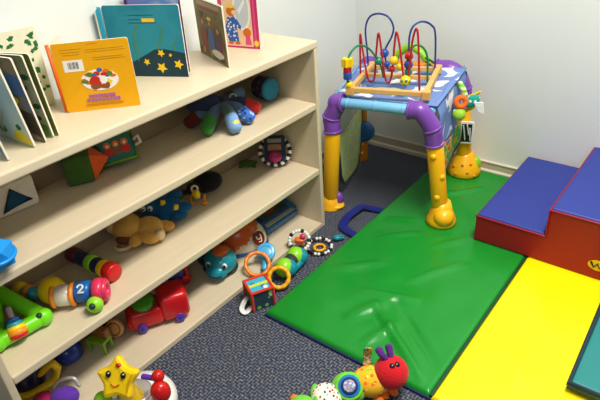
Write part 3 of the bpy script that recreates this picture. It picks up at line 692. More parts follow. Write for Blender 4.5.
# fanned board book with leaves, far left
LEAFC = paper('leaf cover cream', (236, 232, 206)); LEAFG = rp_('leaf green', (50, 120, 70)); PALEB = marbled('pale sky print', [(190, 208, 214), (206, 216, 206), (180, 196, 200)], 6); DKP = marbled('dusky print', [(110, 124, 150), (140, 126, 98), (98, 84, 72), (110, 120, 100)], 8); GRN = marbled('garden print', [(206, 208, 176), (150, 166, 120), (114, 132, 88)], 10); OLG = paper('olive page', (120, 128, 60)); BLUEP = marbled('blue grey page', [(60, 90, 130), (150, 180, 190), (110, 140, 150)], 9)
t = thing('board_book', 'fanned open board book with leafy cream cover at the left end of the bookcase top', 'book', (-.25, -1.33, TOPZ))
sp = V(-.30, -1.335, 0)
def page(end, h, m, lean, draw=None, start=None, lb=None, nm='page'):
    st = start or (sp.x + .01 * (end[0] + .08), sp.y + (end[1] + 1.30) * .28)
    c = Cover(st, end, h, .006, m, PAGE, lean)
    if draw: draw(c)
    c.build(nm, t, lb)
def fruit(c):
    c.flat([(.52, .03), (.66, .16), (.80, .20), (.97, .10), (.99, .02), (.8, .015)], PY); c.el(.80, .22, .06, .035, LEAFG); c.flat([(.74, .18), (.82, .27), (.88, .22)], LEAFG)
    c.flat([(.10, .5), (.3, .62), (.32, .58), (.14, .46)], LEAFG); c.el(.35, .14, .1, .05, PG_); c.flat([(.3, .16), (.55, .4), (.58, .38), (.36, .13)], PAGED)
page((-.078, -1.332), .276, PALEB, -.11, fruit, None, 'pale page with yellow fruit')
DKB_ = paper('dark brown print', (74, 58, 46))
def dusk(c): c.flat([(.3, .6), (.97, .56), (.97, .80), (.3, .9)], DENIM); c.flat([(.3, .2), (.97, .06), (.97, .36), (.5, .44)], DKB_); c.el(.6, .5, .2, .06, PY)
page((-.081, -1.293), .272, DKP, -.10, dusk, None, 'dark dusky page')
def garden(c):
    for x, y in ((.9, .75), (.8, .62), (.92, .4), (.85, .25)): c.el(x, y, .07, .035, LEAFG)
    c.flat([(.3, .02), (.97, .02), (.97, .16), (.3, .2)], PG_)
page((-.094, -1.259), .268, GRN, -.09, garden); page((-.093, -1.241), .268, OLG, -.085)
def leaves(c):
    rr = random.Random(5)
    for i in range(26):
        x, y = (rr.uniform(.05, .95), rr.uniform(.82, .93)) if i < 12 else (rr.uniform(.84, .96), rr.uniform(.1, .85))
        a = rr.uniform(0, PI); dx, dy = .05 * math.cos(a), .03 * math.sin(a)
        c.flat([(x - dx, y - dy), (x - dy, y + dx * .5), (x + dx, y + dy), (x + dy, y - dx * .5)], LEAFG)
page((-.372, -1.082), .278, LEAFC, -.04, leaves, (-.405, -1.305), 'cream cover with green leaves', 'cover')
page((-.060, -1.425), .255, BLUEP, -.11, None, (-.29, -1.375), 'blue grey front page')

# ------------------------------------------------------------------ toys on the upper shelf
Z = BZ2 + .0005
CREAM = cloth('cream felt', (232, 224, 206)); MAUVE = cloth('mauve cloth', (196, 176, 196)); TEALC = cloth('deep teal cloth', (28, 84, 110)); NAVYC = cloth('navy plush', (56, 66, 98)); GREENC = cloth('dark green cloth', (74, 110, 46)); ORC = cloth('bright orange cloth', (226, 100, 40))
FACE = (.56, -.66, 0); RT = (.79, .61, 0)         # towards the viewer's side of the room, and along it
ANG = math.radians(-42)
t = thing('shape_block', 'cream soft block with a teal triangle window at the left of the upper shelf', 'soft block', (-.340, -1.352, Z), math.radians(82))
b = MB(); b.box((0, 0, .06), (.155, .085, .12), CREAM, None, .016, 4); b.build('body', t)
b = MB(); tri = [(-.048, .022), (.05, .036), (-.006, .095)]; b.prism(tri, (0, -.0412, 0), (1, 0, 0), (0, 0, 1), .003, TEALC); b.tube([V(x, -.045, z) for x, z in tri], .005, BLACK, 8, closed=True); b.build('window', t, 'teal triangle window')
b = MB(); b.box((-.03, -.005, .134), (.10, .08, .03), MAUVE, None, .012, 4); b.build('lid', t, 'mauve padded lid')
t = thing('fabric_prism', 'green fabric block with an orange pointed end on the upper shelf', 'soft block', (-.318, -1.080, Z), math.radians(60))
b = MB(); b.prism(rect(-.065, 0, .035, .115, .012), (0, .055, 0), (1, 0, 0), (0, 0, 1), .11, GREENC, .012); b.build('body', t)
b = MB(); b.add([V(.034, -.05, .006), V(.034, .05, .006), V(.034, .05, .112), V(.034, -.05, .112), V(.10, 0, .066)], [[0, 1, 4], [1, 2, 4], [2, 3, 4], [3, 0, 4], [3, 2, 1, 0]], ORC, False); b.build('point', t, 'orange pointed end')
# framed picture cube leaning at the back
LGR = cloth('bright green trim', (120, 170, 40)); PICT = paper('picture teal', (48, 120, 104)); 
t = thing('picture_block', 'green trimmed picture block with three orange figures at the back of the upper shelf', 'soft block', (-.288, -.932, Z + .004), (math.radians(-12), math.radians(-5), math.radians(62))); t.scale = (1.1, 1.1, 1.1)
b = MB(); b.box((0, .015, .072), (.13, .07, .12), NAVYC, None, .012, 4); b.build('body', t)
b = MB(); o = V(0, -.0205, .072)
b.prism(rect(-.056, -.052, .056, .046, .01), o + V(0, -.0, 0), (1, 0, 0), (0, 0, 1), .001, PICT)
for x in (-.03, 0, .03):
    b.prism(circ(.013, 12, (x, .008)), o + V(0, -.0012, 0), (1, 0, 0), (0, 0, 1), .0008, PO); b.prism(circ(.016, 12, (x, -.016)), o + V(0, -.0012, 0), (1, 0, 0), (0, 0, 1), .0006, PR if x else PBR); b.prism(circ(.006, 10, (x, .006)), o + V(0, -.0022, 0), (1, 0, 0), (0, 0, 1), .0006, PAGE)
b.build('picture', t, 'teal picture with three orange figures')
b = MB(); b.tube([o + V(x, -.003, z) for x, z in ((-.06, -.056), (.06, -.056), (.06, .05), (-.06, .05))], .0075, LGR, 8, closed=True); b.build('trim', t, 'green edging')
b = MB(); b.tube([V(.064, -.01, .075), V(.082, -.015, .085), V(.084, -.015, .06), V(.066, -.01, .055)], .006, CREAM, 8); b.build('tag', t)
# plush octopus
t = thing('plush_octopus', 'navy plush octopus with bright arm tips lying on the upper shelf', 'soft toy', (-.27, -.38, Z))
c0 = V((-0.2500, -0.3960, 0.7850)); b = MB(True)
b.ball(V((-0.2850, -0.4750, 0.8100)), (.074, .066, .056), NAVYC, (0, 0, math.radians(50))); b.ball(c0 + V(-.01, 0, .0), (.046, .046, .036), NAVYC)
b.build('body', t)
BLP = spots('blue leopard plush', (70, 120, 200), [(40, 60, 120), (170, 200, 240)], 60, .4); SKP = cloth('pale blue plush', (130, 168, 214)); GRP = cloth('green plush', (70, 140, 60)); RDP = cloth('red plush', (200, 52, 44)); MRP = cloth('maroon plush', (110, 44, 40)); SLP = cloth('slate plush', (100, 124, 156)); OLP = cloth('dusk green plush', (92, 124, 120))
for i, (tip, mid, m, mt) in enumerate((((-0.1830, -0.5620, 0.7420), (-0.2000, -0.5010, 0.7850), SLP, GRP), ((-0.0920, -0.4850, 0.7420), (-0.1410, -0.4630, 0.7880), OLP, SKP), ((-0.1130, -0.3730, 0.7420), (-0.1590, -0.4000, 0.7850), SLP, BLP), ((-0.1700, -0.2700, 0.7420), (-0.2070, -0.3310, 0.7800), NAVYC, RDP),
        ((-0.3070, -0.5470, 0.7420), (-0.2570, -0.5070, 0.7850), SLP, MRP), ((-0.3760, -0.4760, 0.7450), (-0.2830, -0.4690, 0.7850), NAVYC, MRP), ((-0.3740, -0.1800, 0.7490), (-0.3330, -0.2710, 0.7560), NAVYC, SKP), ((-0.4940, -0.2130, 0.7490), (-0.3900, -0.2870, 0.7560), NAVYC, RDP))):
    tip, mid = V(tip), V(mid); tip.x = max(tip.x, -.345); mid.x = max(mid.x, -.335); pts = spline([c0, mid, tip], 8); b = MB(True); k = len(pts)
    b.tube(pts[:12], [.018 + .011 * j / 11 for j in range(12)], m, 12); 
    ob = b.build('arm', t)
    b = MB(True); b.tube(pts[11:], [.0295] * (k - 11), mt, 14)
    ob2 = b.build('arm_tip', ob, ('green', 'pale blue', 'leopard blue', 'red', 'maroon', 'maroon', 'pale blue', 'red')[i] + ' arm tip')
    if i == 1:
        n_ = V(.35, -.5, .8).normalized(); b = MB(True); b.ball(tip + V(.002, -.002, .020), (.020, .020, .014), YEL, frame(n_)); b.build('spot', ob2, 'yellow round patch')
b = MB(True); b.torus(V((-0.2570, -0.3160, 0.7900)), (.5, -.6, .4), .014, .005, CREAM, 16, 8); b.build('loop', t, 'cream ribbon loop')
# drum with teal end
DOTN = spots('dark spotted cloth', (52, 44, 70), [(140, 60, 90), (90, 90, 130)], 40, .35); TEC = cloth('teal cloth', (60, 152, 184))
fc = V((-0.2150, -0.1050, 0.7780)); t = thing('soft_drum', 'dark spotted soft cylinder with a teal end at the right of the upper shelf', 'soft toy', (fc.x, fc.y + .05, Z))
dv = V(-.75, .05, 0).normalized(); fc.z = Z + .058
b = MB(True); b.cyl(fc, fc + dv * .085, .054, DOTN, bev=.012); b.build('body', t); b = MB(True); b.cyl(fc + dv * .012, fc - dv * .012, .056, TEC, bev=.012); b.build('end_cap', t, 'teal end cap')
# blue block poking out bottom left
BLUEF = plastic('bright blue plastic', (30, 150, 226), .35)
fb = V((-0.0150, -1.5700, 0.7660)); t = thing('faceted_ball', 'bright blue faceted toy at the far left front of the upper shelf', 'toy', (fb.x, fb.y, Z))
b = MB(); bm = bmesh.new(); bmesh.ops.create_icosphere(bm, subdivisions=1, radius=.062); bm.verts.index_update()
b.add([v.co + V(0, 0, .064) for v in bm.verts], [[v.index for v in f.verts] for f in bm.faces], BLUEF, False); bm.free(); b.build('shell', t)
b = MB(); b.torus((0, 0, .064), (0.1, 0.05, 1), .055, .006, BLUEF, 24, 8); b.build('band', t)

# ------------------------------------------------------------------ toys on the middle shelf
Z = BZ3 + .0005
BROWNB = plastic('brown plastic', (120, 70, 40)); MAR = plastic('maroon plastic', (110, 30, 44)); DKB = plastic('dark blue plastic', (30, 40, 90)); AQUA = plastic('aqua plastic', (60, 170, 190)); PINK = plastic('pink plastic', (220, 60, 100)); LIMEP = plastic('light lime plastic', (150, 220, 50)); CLEAR = mat('clear plastic', (230, 220, 205), .15, .5)
# rattle tube
a = V((-0.3930, -1.1960, 0.4000)); c = V((-0.1250, -1.1730, 0.4000)); d = (c - a).normalized()
a.z = c.z = Z + .037; a = c - d * min(.27, (c - a).length)
t = thing('rattle', 'tube rattle with a red end cap, maroon to yellow bands, on the middle shelf', 'rattle', ((a + c).x / 2, (a + c).y / 2, Z))
for q0, q1, r, m, nm, lb in ((0, .2, .032, MAR, 'end_cap', 'maroon end cap'), (.18, .46, .030, DKB, 'barrel', 'dark blue barrel'), (.42, .56, .033, LIMEP, 'band', 'lime band'), (.55, .74, .031, DKB, 'barrel', None), (.70, .84, .034, YEL, 'band', 'yellow band'), (.82, 1.0, .0365, REDP, 'end_cap', 'red end cap')):
    b = MB(True); b.cyl(a.lerp(c, q0), a.lerp(c, q1), r, m, bev=.008); b.build(nm, t, lb)
# number caterpillar
t = thing('jointed_toy', 'jointed toy with blue number 2 segment and lime ball nose on the middle shelf', 'toy', (-.2, -1.33, Z))
s1, s2, s3, s4 = V((-0.2210, -1.3770, 0.4100)), V((-0.1620, -1.3640, 0.4000)), V((-0.1190, -1.3090, 0.4000)), V((-0.0820, -1.2830, 0.4000)); nose = V((-0.0440, -1.3220, 0.3850))
for q, zz in ((s1, .051), (s2, .048), (s3, .048), (s4, .049), (nose, .031)): q.z = Z + zz
dd = (s4 - s2).normalized()
b = MB(True); b.ball(s1, .050, YEL); b.build('segment', t, 'yellow rear ball')
b = MB(True); b.cyl(s2 - dd * .035, s2 + dd * .03, .040, CLEAR, bev=.016); sg = b.build('segment', t, 'clear cream segment')
b = MB(True); b.torus(s2 + dd * .032, dd, .037, .0085, ORANGE); b.torus(s2 - dd * .036, dd, .036, .0085, ORANGE); b.build('ring', sg, 'orange rims')
b = MB(True); b.cyl(s3 - dd * .040, s3 + dd * .028, .0395, CRANK, bev=.014); sg = b.build('segment', t, 'blue segment with a white number 2')
# the digit 2, drawn on the side of the segment turned to the room
def wrap(c, dd, r, u, v):
    """point on a horizontal cylinder: u along it, v around (0 = towards the room, up positive)"""
    sd = V(dd.y, -dd.x, 0); a_ = v / r
    return c + dd * u + sd * (r * math.cos(a_)) + V(0, 0, r * math.sin(a_))
two = [(-.013, .014), (-.008, .022), (.003, .024), (.011, .017), (.009, .008), (.0, -.002), (-.012, -.012), (.013, -.012)]
b = MB(True); b.tube(spline([wrap(s3, dd, .0405, x * .8 - .004, y * .8 + .032) for x, y in two[:7]], 5) + [wrap(s3, dd, .0405, two[7][0] * .8 - .004, two[7][1] * .8 + .032)], .0036, WHITE, 8); b.build('numeral', sg, 'white number 2')
b = MB(True); b.cyl(s4 - dd * .012, s4 + dd * .03, .047, PINK, bev=.014); b.torus(s4 + dd * .03, dd, .03, .012, PINK); b.build('segment', t, 'pink front ring')
b = MB(True); b.ball(nose, .030, LIMEP); b.ball(nose + V(.016, -.018, .012), .012, DGREEN, seg=10, rings=6); b.build('nose', t, 'lime green ball nose')
# lime triangle frame with little ring stack
LM = plastic('vivid lime plastic', (124, 224, 30), .35)
t = thing('triangle_frame', 'lime green triangular frame toy holding a stack of little rings', 'toy', (-.22, -1.50, Z))
A, B_, C_ = V((-0.1400, -1.4670, 0.3900)), V((-0.3390, -1.5270, 0.4650)), V((-0.1530, -1.6260, 0.3900))
b = MB(True); pts = [A, B_, C_]
for i in range(3): b.tube([pts[i], pts[(i + 1) % 3]], .028, LM, 14)
for q in pts: b.ball(q, .0325, LM)
b.build('frame', t)
for q in (A, C_):
    b = MB(True); b.ball(q + V(.012, -.014, .022), .011, DGREEN, seg=12, rings=8); b.build('button', t)
p0, p1 = V((-0.1650, -1.5510, 0.4500)), V((-0.1350, -1.5610, 0.4020)); b = MB(True); b.cyl(p0 + (p0 - p1) * .5, p1, .009, MAUVE); st = b.build('post', t, 'lilac post')
ax = (p1 - p0).normalized()
for k, (q, r, m, cn) in enumerate(((.30, .018, CRANK, 'blue'), (.58, .024, AQUA, 'aqua'), (.82, .028, YEL, 'yellow'), (1.05, .030, ORANGE, 'orange'), (1.25, .028, REDP, 'red'))):
    b = MB(True); b.torus(p0.lerp(p1, q) , ax, r * .72, r * .42, m, 20, 8); b.build('ring', st, cn + ' ring')
# bits behind it
p0, p1 = V(-.36, -1.432, Z + .031), V(-.292, -1.416, Z + .031)
t = thing('tube_rattle', 'short aqua rattle with orange and yellow ends behind the lime triangle', 'rattle', ((p0 + p1).x / 2, (p0 + p1).y / 2, Z))
b = MB(True); b.cyl(p0, p1, .02, AQUA, bev=.006); b.build('barrel', t); b = MB(True); b.ball(p1, .026, AQUA); b.torus(p0.lerp(p1, .62), p1 - p0, .018, .010, ORANGE); b.build('band', t, 'orange band'); b = MB(True); b.ball(p0, .03, YEL); b.build('end_cap', t, 'yellow ball end')
# teddy
TED = cloth('tan plush', (214, 168, 84)); TEDL = cloth('pale plush', (222, 196, 150)); BROWNC = cloth('brown cloth', (120, 66, 34))
t = thing('teddy_bear', 'tan plush bear lying face down on the middle shelf', 'soft toy', (-.292, -.95, Z), math.radians(32))
b = MB(); b.ball((-.03, 0, .062), (.066, .062, .060), TED); b.build('head', t)
b = MB(); b.ball((.055, .02, .048), (.062, .056, .046), TED); b.build('body', t)
for x, y, z, r in ((-.075, .035, .10, .024), (-.085, -.03, .075, .022)):
    b = MB(); b.ball((x, y, z), (r, r * .7, r), TEDL); b.build('ear', t)
for x, y, z, rr in ((.075, -.035, .035, (.045, .026, .030)), (.105, .06, .03, (.05, .025, .026)), (.02, -.05, .03, (.028, .04, .024))):
    b = MB(); b.ball((x, y, z), rr, TED); b.build('leg', t)
b = MB(); b.ball((.118, -.02, .04), (.02, .026, .026), TEDL); b.build('foot_pad', t, 'pale foot pad')
b = MB(); b.ball((-.03, -.055, .035), (.034, .022, .02), BROWNC); b.torus((-.03, -.068, .018), (0, 0, 1), .034, .007, TEDL, 20, 8); b.build('muzzle', t, 'brown muzzle')
# blue monster
BMON = cloth('royal blue plush', (22, 96, 146))
t = thing('plush_creature', 'blue plush creature with yellow patches lying on the middle shelf', 'soft toy', (-.318, -.765, Z), math.radians(38))
b = MB(); b.ball((0, 0, .055), (.085, .055, .055), BMON); b.build('body', t)
b = MB(); b.ball((-.055, -.02, .07), (.045, .04, .042), BMON); hd = b.build('head', t)
for x in (-.075, -.045):
    b = MB(); b.ball((x, -.056, .085), (.013, .009, .014), WHITE, seg=12, rings=8); b.ball((x, -.064, .085), .005, BLACK, seg=8, rings=6); b.build('eye', hd)
for x, y, z in ((.07, -.035, .03), (.095, -.015, .06), (.0, -.05, .025), (.05, .03, .1)):
    b = MB(); b.ball((x, y, z), (.035, .024, .022), BMON, (0, 0, .4)); b.build('limb', t)
for x, y, z in ((.01, -.035, .098), (.065, -.04, .075)):
    b = MB(); b.box((x, y, z), (.022, .016, .026), YEL, (.4, .2, .5), .005); b.build('patch', t, 'yellow patch')
# black bird
BLKC = cloth('black plush', (28, 26, 30)); GREYB = cloth('charcoal cloth', (60, 54, 50))
t = thing('plush_bird', 'black plush bird with yellow beak and feet on the middle shelf', 'soft toy', (-.315, -.545, Z), math.radians(40))
b = MB(); b.ball((.03, .03, .06), (.075, .05, .05), BLKC, (0, -.25, 0)); b.build('body', t)
b = MB(); b.ball((-.03, -.02, .055), (.035, .03, .032), BLKC); hd = b.build('head', t)
b = MB(); b.lathe([(0, 0), (.022, .002), (.018, .02), (0, .045)], (-.02, -.045, .045), (.5, -.8, -.1), YEL, 16); b.build('beak', hd, 'yellow beak')
b = MB(); b.torus((-.02, -.045, .07), (0.2, -1, .4), .014, .005, CREAM, 16, 8); b.build('eye', hd, 'pale ring eye')
b = MB(); b.ball((-.075, -.01, .035), (.04, .015, .012), GREYB, (0, .2, .3)); b.build('wing', t)
for x in (-.045, .02):
    b = MB(); b.tube([(x, -.04, .03), (x, -.065, .012)], .006, ORANGE, 8); b.ball((x, -.075, .009), (.016, .02, .008), ORANGE, seg=12, rings=8); b.build('foot', t)
# small green piece
t = thing('rubber_frog', 'small dark green flat toy at the back of the middle shelf', 'toy', (-.342, -.19, Z), .6)
b = MB(); b.ball((0, 0, .014), (.045, .03, .014), GREENC); b.build('body', t)
for x, y in ((-.03, -.02), (.03, -.02), (-.03, .02), (.03, .02)):
    b = MB(); b.ball((x, y, .008), (.018, .010, .008), GREENC, (0, 0, math.atan2(y, x)), 12, 8); b.build('leg', t)
# mirror toy with black and white rim
t = thing('mirror_toy', 'navy soft toy with black and white striped rim and magenta half ball', 'soft toy', (-.222, -.105, Z), math.radians(38))
lean = math.radians(-28)
XL = Matrix.Translation(V(0, 0, .078)) @ Matrix.Rotation(lean, 4, 'X')
MAG = plastic('magenta plastic', (176, 30, 100)); BRZ = mat('bronze band', (150, 100, 50), .4); GRYB = mat('grey band', (150, 146, 140), .5)
b = MB()
for i in range(26):
    a0, a1 = 2 * PI * i / 26, 2 * PI * (i + 1) / 26
    b.tube([XL @ V(.076 * math.cos(a0 + (a1 - a0) * k / 3), 0, .070 * math.sin(a0 + (a1 - a0) * k / 3)) for k in range(4)], .011, WHITE if i % 2 else BLACK, 8, round_caps=False)
b.build('rim', t, 'black and white striped rim')
b = MB(); b.box(XL @ V(0, -.002, .012), (.110, .036, .135), NAVYC, (lean, 0, 0), .014, 4); b.build('body', t)
b = MB(); b.box(XL @ V(0, -.021, .052), (.072, .008, .022), GRYB, (lean, 0, 0), .003); b.build('band', t, 'grey band')
b = MB(); b.box(XL @ V(0, -.021, .018), (.072, .008, .034), BRZ, (lean, 0, 0), .003); b.build('band', t, 'bronze band')
b = MB(); b.ball(XL @ V(0, -.022, -.030), (.036, .022, .032), MAG); b.build('ball', t, 'magenta half ball')

# ------------------------------------------------------------------ toys on the bottom shelf
Z = BZB + .0005
TAN = plastic('tan plastic', (214, 164, 100)); TURQ = plastic('turquoise plastic', (26, 150, 166)); DTEAL = plastic('deep teal plastic', (20, 70, 76)); COBALT = plastic('cobalt plastic', (30, 60, 150)); VIOLET = plastic('violet plastic', (104, 54, 170)); GREENP = plastic('leaf green plastic', (80, 170, 50)); FOIL = mat('silver handle', (190, 186, 184), .3, metal=.3)
# red truck
RD = plastic('toy red', (204, 24, 34), .35)
t = thing('toy_truck', 'chunky red toy truck with a green round top on the bottom shelf', 'toy car', (-.150, -1.014, Z), math.radians(60)); t.scale = (.76, .86, .98)
b = MB(); b.box((.085, 0, .085), (.16, .15, .13), RD, None, .03, 4); b.box((-.075, 0, .062), (.19, .14, .09), RD, None, .026, 4); b.box((-.155, 0, .046), (.06, .125, .06), RD, None, .02, 4); b.build('body', t)
b = MB(); b.cyl((-.075, .005, .10), (-.075, .005, .128), .066, GREENP, bev=.012); b.build('lid', t, 'leaf green round lid')
for x in (-.11, .10):
    for y in (-.07, .07):
        b = MB(); b.cyl((x, y - .010, .027), (x, y + .010, .027), .027, VIOLET, bev=.008); wh = b.build('wheel', t, 'violet wheel')
        b = MB(); s_ = -1 if y < 0 else 1; b.ball((x, y + s_ * .010, .027), (.012, .005, .012), COBALT, seg=12, rings=8); b.build('hub', wh)
# blue and red thing behind truck
t = thing('toy_wagon', 'blue and red toy wagon partly hidden behind the red truck', 'toy', (-.295, -.80, Z), math.radians(66)); t.scale = (.85, .85, .85)
b = MB(); b.box((0, 0, .08), (.10, .12, .09), COBALT, None, .025, 4); b.build('body', t)
b = MB(); b.box((.052, 0, .09), (.025, .124, .11), RD, None, .01, 4); b.build('end_panel', t, 'red end panel')
for x in (-.035, .04):
    for y in (-.058, .058):
        b = MB(); b.cyl((x, y - .01, .03), (x, y + .01, .03), .0295, RD, bev=.006); b.build('wheel', t)
# turquoise head toy
EYEW = plastic('eye white', (240, 240, 236)); CORALP = plastic('coral plastic', (226, 110, 50))
hc = V((-0.1470, -0.6390, 0.1200)); t = thing('animal_toy', 'turquoise animal head toy with big eyes and an orange crest on the bottom shelf', 'toy', (hc.x - .01, hc.y + .02, Z), math.radians(24)); t.scale = (.88, .88, .88)
b = MB(); b.ball((0, -.02, .085), (.088, .085, .075), TURQ); b.ball((.0, -.085, .062), (.06, .045, .04), TURQ); hd = b.build('head', t)
for x in (-.038, .052):
    b = MB(); b.ball((x, -.090, .105), (.014, .011, .017), EYEW, seg=16, rings=10); e_ = b.build('eye', hd); b = MB(); b.ball((x + .002, -.099, .105), (.009, .006, .012), BLACK, seg=12, rings=8); b.build('pupil', e_)
b = MB(); b.ball((0.01, -.02, .15), (.045, .05, .022), CORALP); b.build('crest', hd, 'orange crest')
b = MB(); b.tube(spline([(-.03, -.125, .055), (0.005, -.131, .047), (.04, -.122, .055)], 6), .004, DTEAL, 8); b.build('mouth', hd)
b = MB(); b.ball((-.085, .03, .055), (.075, .062, .05), DTEAL); b.ball((-.02, .01, .02), (.10, .085, .0195), DTEAL); b.build('body', t, 'dark teal body')
# orange and white dome toy with round emblem
CRM = plastic('cream plastic', (240, 228, 200)); EMB = plastic('emblem maroon', (120, 30, 20)); ORP = plastic('burnt orange plastic', (224, 106, 34))
t = thing('ride_toy', 'orange and cream dome toy with a round maroon emblem on the bottom shelf', 'toy', (-.222, -.427, Z), math.radians(52))
def dome(v): return V(v.x, v.y, max(v.z, -.22))
b = MB(); b.ball((0, 0, .036), (.136, .095, .125), CRM, fn=dome); b.build('shell', t)
b = MB(); b.ball((-.002, .002, .036), (.138, .099, .131), ORP, seg=40, rings=24, fn=lambda v: V(v.x * .8, v.y * .8, -.1) if v.z < -.15 else v if v.z > .16 + .6 * v.x else v * (.93 if v.z > .06 + .6 * v.x else .8)); b.build('cap', t, 'burnt orange cap')
b = MB(); b.lathe([(0, 0), (.138, 0), (.145, .01), (.138, .022), (0, .024)], (0, 0, 0), (0, 0, 1), CRANK, 32, (0, 1, 0), 1); s_ = b.build('base', t, 'blue base rim'); s_.scale = (1, .68, 1)
ec = V(.085, -.068, .078); nv = V(.55, -.74, .45).normalized(); F = frame(nv)
b = MB(); b.prism(circ(.036, 24), ec, F.col[0], F.col[1], .006, EMB, .001); em = b.build('emblem', t, 'round maroon emblem with a pale curved mark')
b = MB(); zz = [(-.014, .014), (-.012, 0), (0, -.004), (.012, .002), (.013, .016), (.012, -.006), (.004, -.020), (-.010, -.016)]
b.tube(spline([ec + F.col[0] * x + F.col[1] * y + nv * .007 for x, y in zz], 4), .003, CRM, 6); b.build('mark', em)
# blue activity laptop
LCD = paper('dark panel', (70, 84, 80)); PANB = plastic('slate blue plastic', (54, 116, 170)); TANB = plastic('pale strip', (176, 176, 160))
t = thing('toy_laptop', 'blue toy laptop lying at the right end of the bottom shelf', 'toy', (-.245, -.162, Z + .030), (math.radians(20), 0, math.radians(88)))
b = MB(); b.box((0, 0, .022), (.25, .17, .044), PANB, None, .012, 4); b.build('body', t)
b = MB(); b.box((-.01, .02, .049), (.20, .10, .010), LCD, None, .003); b.build('screen', t, 'dark picture panel')
b = MB(); b.prism(circ(.05, 20, ry=.03), (-.02, .02, .054), (1, 0, 0), (0, 1, 0), .0015, RUST); b.build('picture', t, 'rust oval print')
b = MB(); b.box((-.0, -.058, .047), (.22, .022, .008), TANB, None, .003); b.build('strip', t, 'pale strip'); b = MB(); b.cyl((.112, -.07, .034), (.112, .07, .034), .022, PANB, bev=.01); b.build('handle', t)
# toy chair with brown seat
CHG = plastic('chair green', (130, 176, 40)); CHB = plastic('chair brown', (150, 96, 44))
t = thing('doll_chair', 'small green doll chair with a brown seat at the back of the bottom shelf', 'toy chair', (-.215, -1.275, Z), math.radians(20))
b = MB(); b.box((0, 0, .058), (.086, .06, .016), CHG, None, .004); b.build('seat', t)
b = MB(); b.box((0, .012, .088), (.092, .030, .046), CHB, None, .008, 4); b.build('backrest', t, 'brown padded backrest')
for x in (-.036, .036):
    for y in (-.022, .022):
        b = MB(); b.box((x, y, .027), (.012, .012, .054), CHG, None, .002); b.build('leg', t)
# blue ball
t = thing('blue_ball', 'dark blue ball beside the green doll chair', 'ball', (-.265, -1.388, Z)); t.scale = (.9, .9, .9)
b = MB(); b.ball((0, 0, .058), (.062, .062, .058), COBALT); b.build('shell', t); b = MB(); b.torus((0, 0, .058), (.2, .3, 1), .061, .004, COBALT, 32, 8); b.build('seam', t)
# yellow arc and dark blue bucket
t = thing('toy_bucket', 'dark blue toy bucket with yellow arched handle, leftmost on the bottom shelf', 'toy', (-.300, -1.553, Z), .25)
b = MB(); b.lathe([(0, 0), (.062, 0), (.066, .006), (.076, .10), (.072, .104), (.066, .098), (.058, .012), (0, .01)], (0, 0, 0), (0, 0, 1), DKB, 28); b.build('bucket', t)
b = MB(); b.tube(spline([(.075, .02, .07), (.11, .05, .10), (.118, .055, .06), (.10, .03, .02), (.06, -.04, .014), (.0, -.085, .02)], 8), .019, YEL, 10, flat=.6); b.build('handle', t, 'yellow arched handle')
# pink and purple
MGP = cloth('magenta plush', (190, 40, 100)); VIP = cloth('violet plush', (104, 60, 170))
p = V((-0.0990, -1.5270, 0.0700)); t = thing('plush_handbag', 'violet and magenta plush with a silver grey handle at the front of the bottom shelf', 'soft toy', (p.x, p.y, Z), math.radians(38)); t.scale = (.82, .82, .82)
b = MB(); b.ball((.02, 0, .045), (.065, .05, .044), VIP, rings=16); b.build('body', t)
b = MB(); b.ball((-.075, -.01, .038), (.048, .045, .037), MGP); b.build('side_pocket', t, 'magenta end')
b = MB(); b.tube(spline([(-.03, .03, .075), (.0, .04, .105), (.06, .045, .112), (.085, .03, .08)], 6), .009, FOIL, 10); b.build('handle', t, 'silver grey handle')
# tan disc, blue barrel and pink block behind the truck
t = thing('wooden_disc', 'round tan wooden disc leaning behind the red truck nose', 'toy', (-.235, -1.165, Z))
q = V((-0.2230, -1.1920, 0.0740)); b = MB(True); nv = V(.5, -.7, .3).normalized(); b.cyl(q - nv * .014, q + nv * .014, .040, TAN, bev=.008); b.build('disc', t); b = MB(True); b.torus(q + nv * .014, nv, .027, .003, CHB, 24, 6); b.build('groove', t)
t = thing('blue_barrel', 'cobalt blue barrel toy lying at the back of the bottom shelf', 'toy', (-.315, -1.235, Z), 1.25); t.scale = (.8, .8, .8)
b = MB(); b.lathe([(0, -.07), (.04, -.068), (.05, -.05), (.054, 0), (.05, .05), (.04, .068), (0, .07)], (0, 0, .055), (1, 0, 0), COBALT, 24); b.build('barrel', t)
for x in (-.04, .04): b = MB(); b.torus((x, 0, .055), (1, 0, 0), .051, .004, DKB, 24, 8); b.build('hoop', t)
t = thing('pink_block', 'small pink block at the back of the bottom shelf beside the blue ball', 'toy', (-.36, -1.330, Z), .5)
b = MB(); b.box((0, 0, .03), (.06, .05, .06), PINK, None, .008, 4); b.build('block', t); b = MB(); b.cyl((0, 0, .059), (0, 0, .072), .018, PINK); b.build('stud', t)

# ------------------------------------------------------------------ star activity toy on the carpet
p = V((0.0920, -1.3860, 0.0300)); p.x = max(p.x, .14); p.y += .03; t = thing('activity_toy', 'white activity toy topped by a smiling yellow star, on the carpet at the bookcase foot', 'toy', (p.x, p.y, 0.001), math.radians(-12 + 40))
b = MB(); b.lathe([(0, 0), (.122, 0), (.134, .010), (.134, .04), (.122, .062), (.09, .074), (0, .078)], (0, 0, 0), (0, 0, 1), WHITE, 40); b.build('base', t)
b = MB(); b.lathe([(.046, 0), (.040, .03), (.032, .09), (.030, .115), (0, .118)], (-.012, -.020, .07), (0, -.18, 1), YEL, 24); b.build('neck', t, 'yellow neck')
b = MB(); b.lathe([(.062, .07), (.062, .085), (.05, .088), (0, .088)], (-.01, 0, 0), (0, 0, 1), FOIL, 24); b.build('collar', t)
so = V(-.018, -.050, .212); ex = V(1, 0, 0); ey = V(0, .58, .82).normalized(); ez = ex.cross(ey)
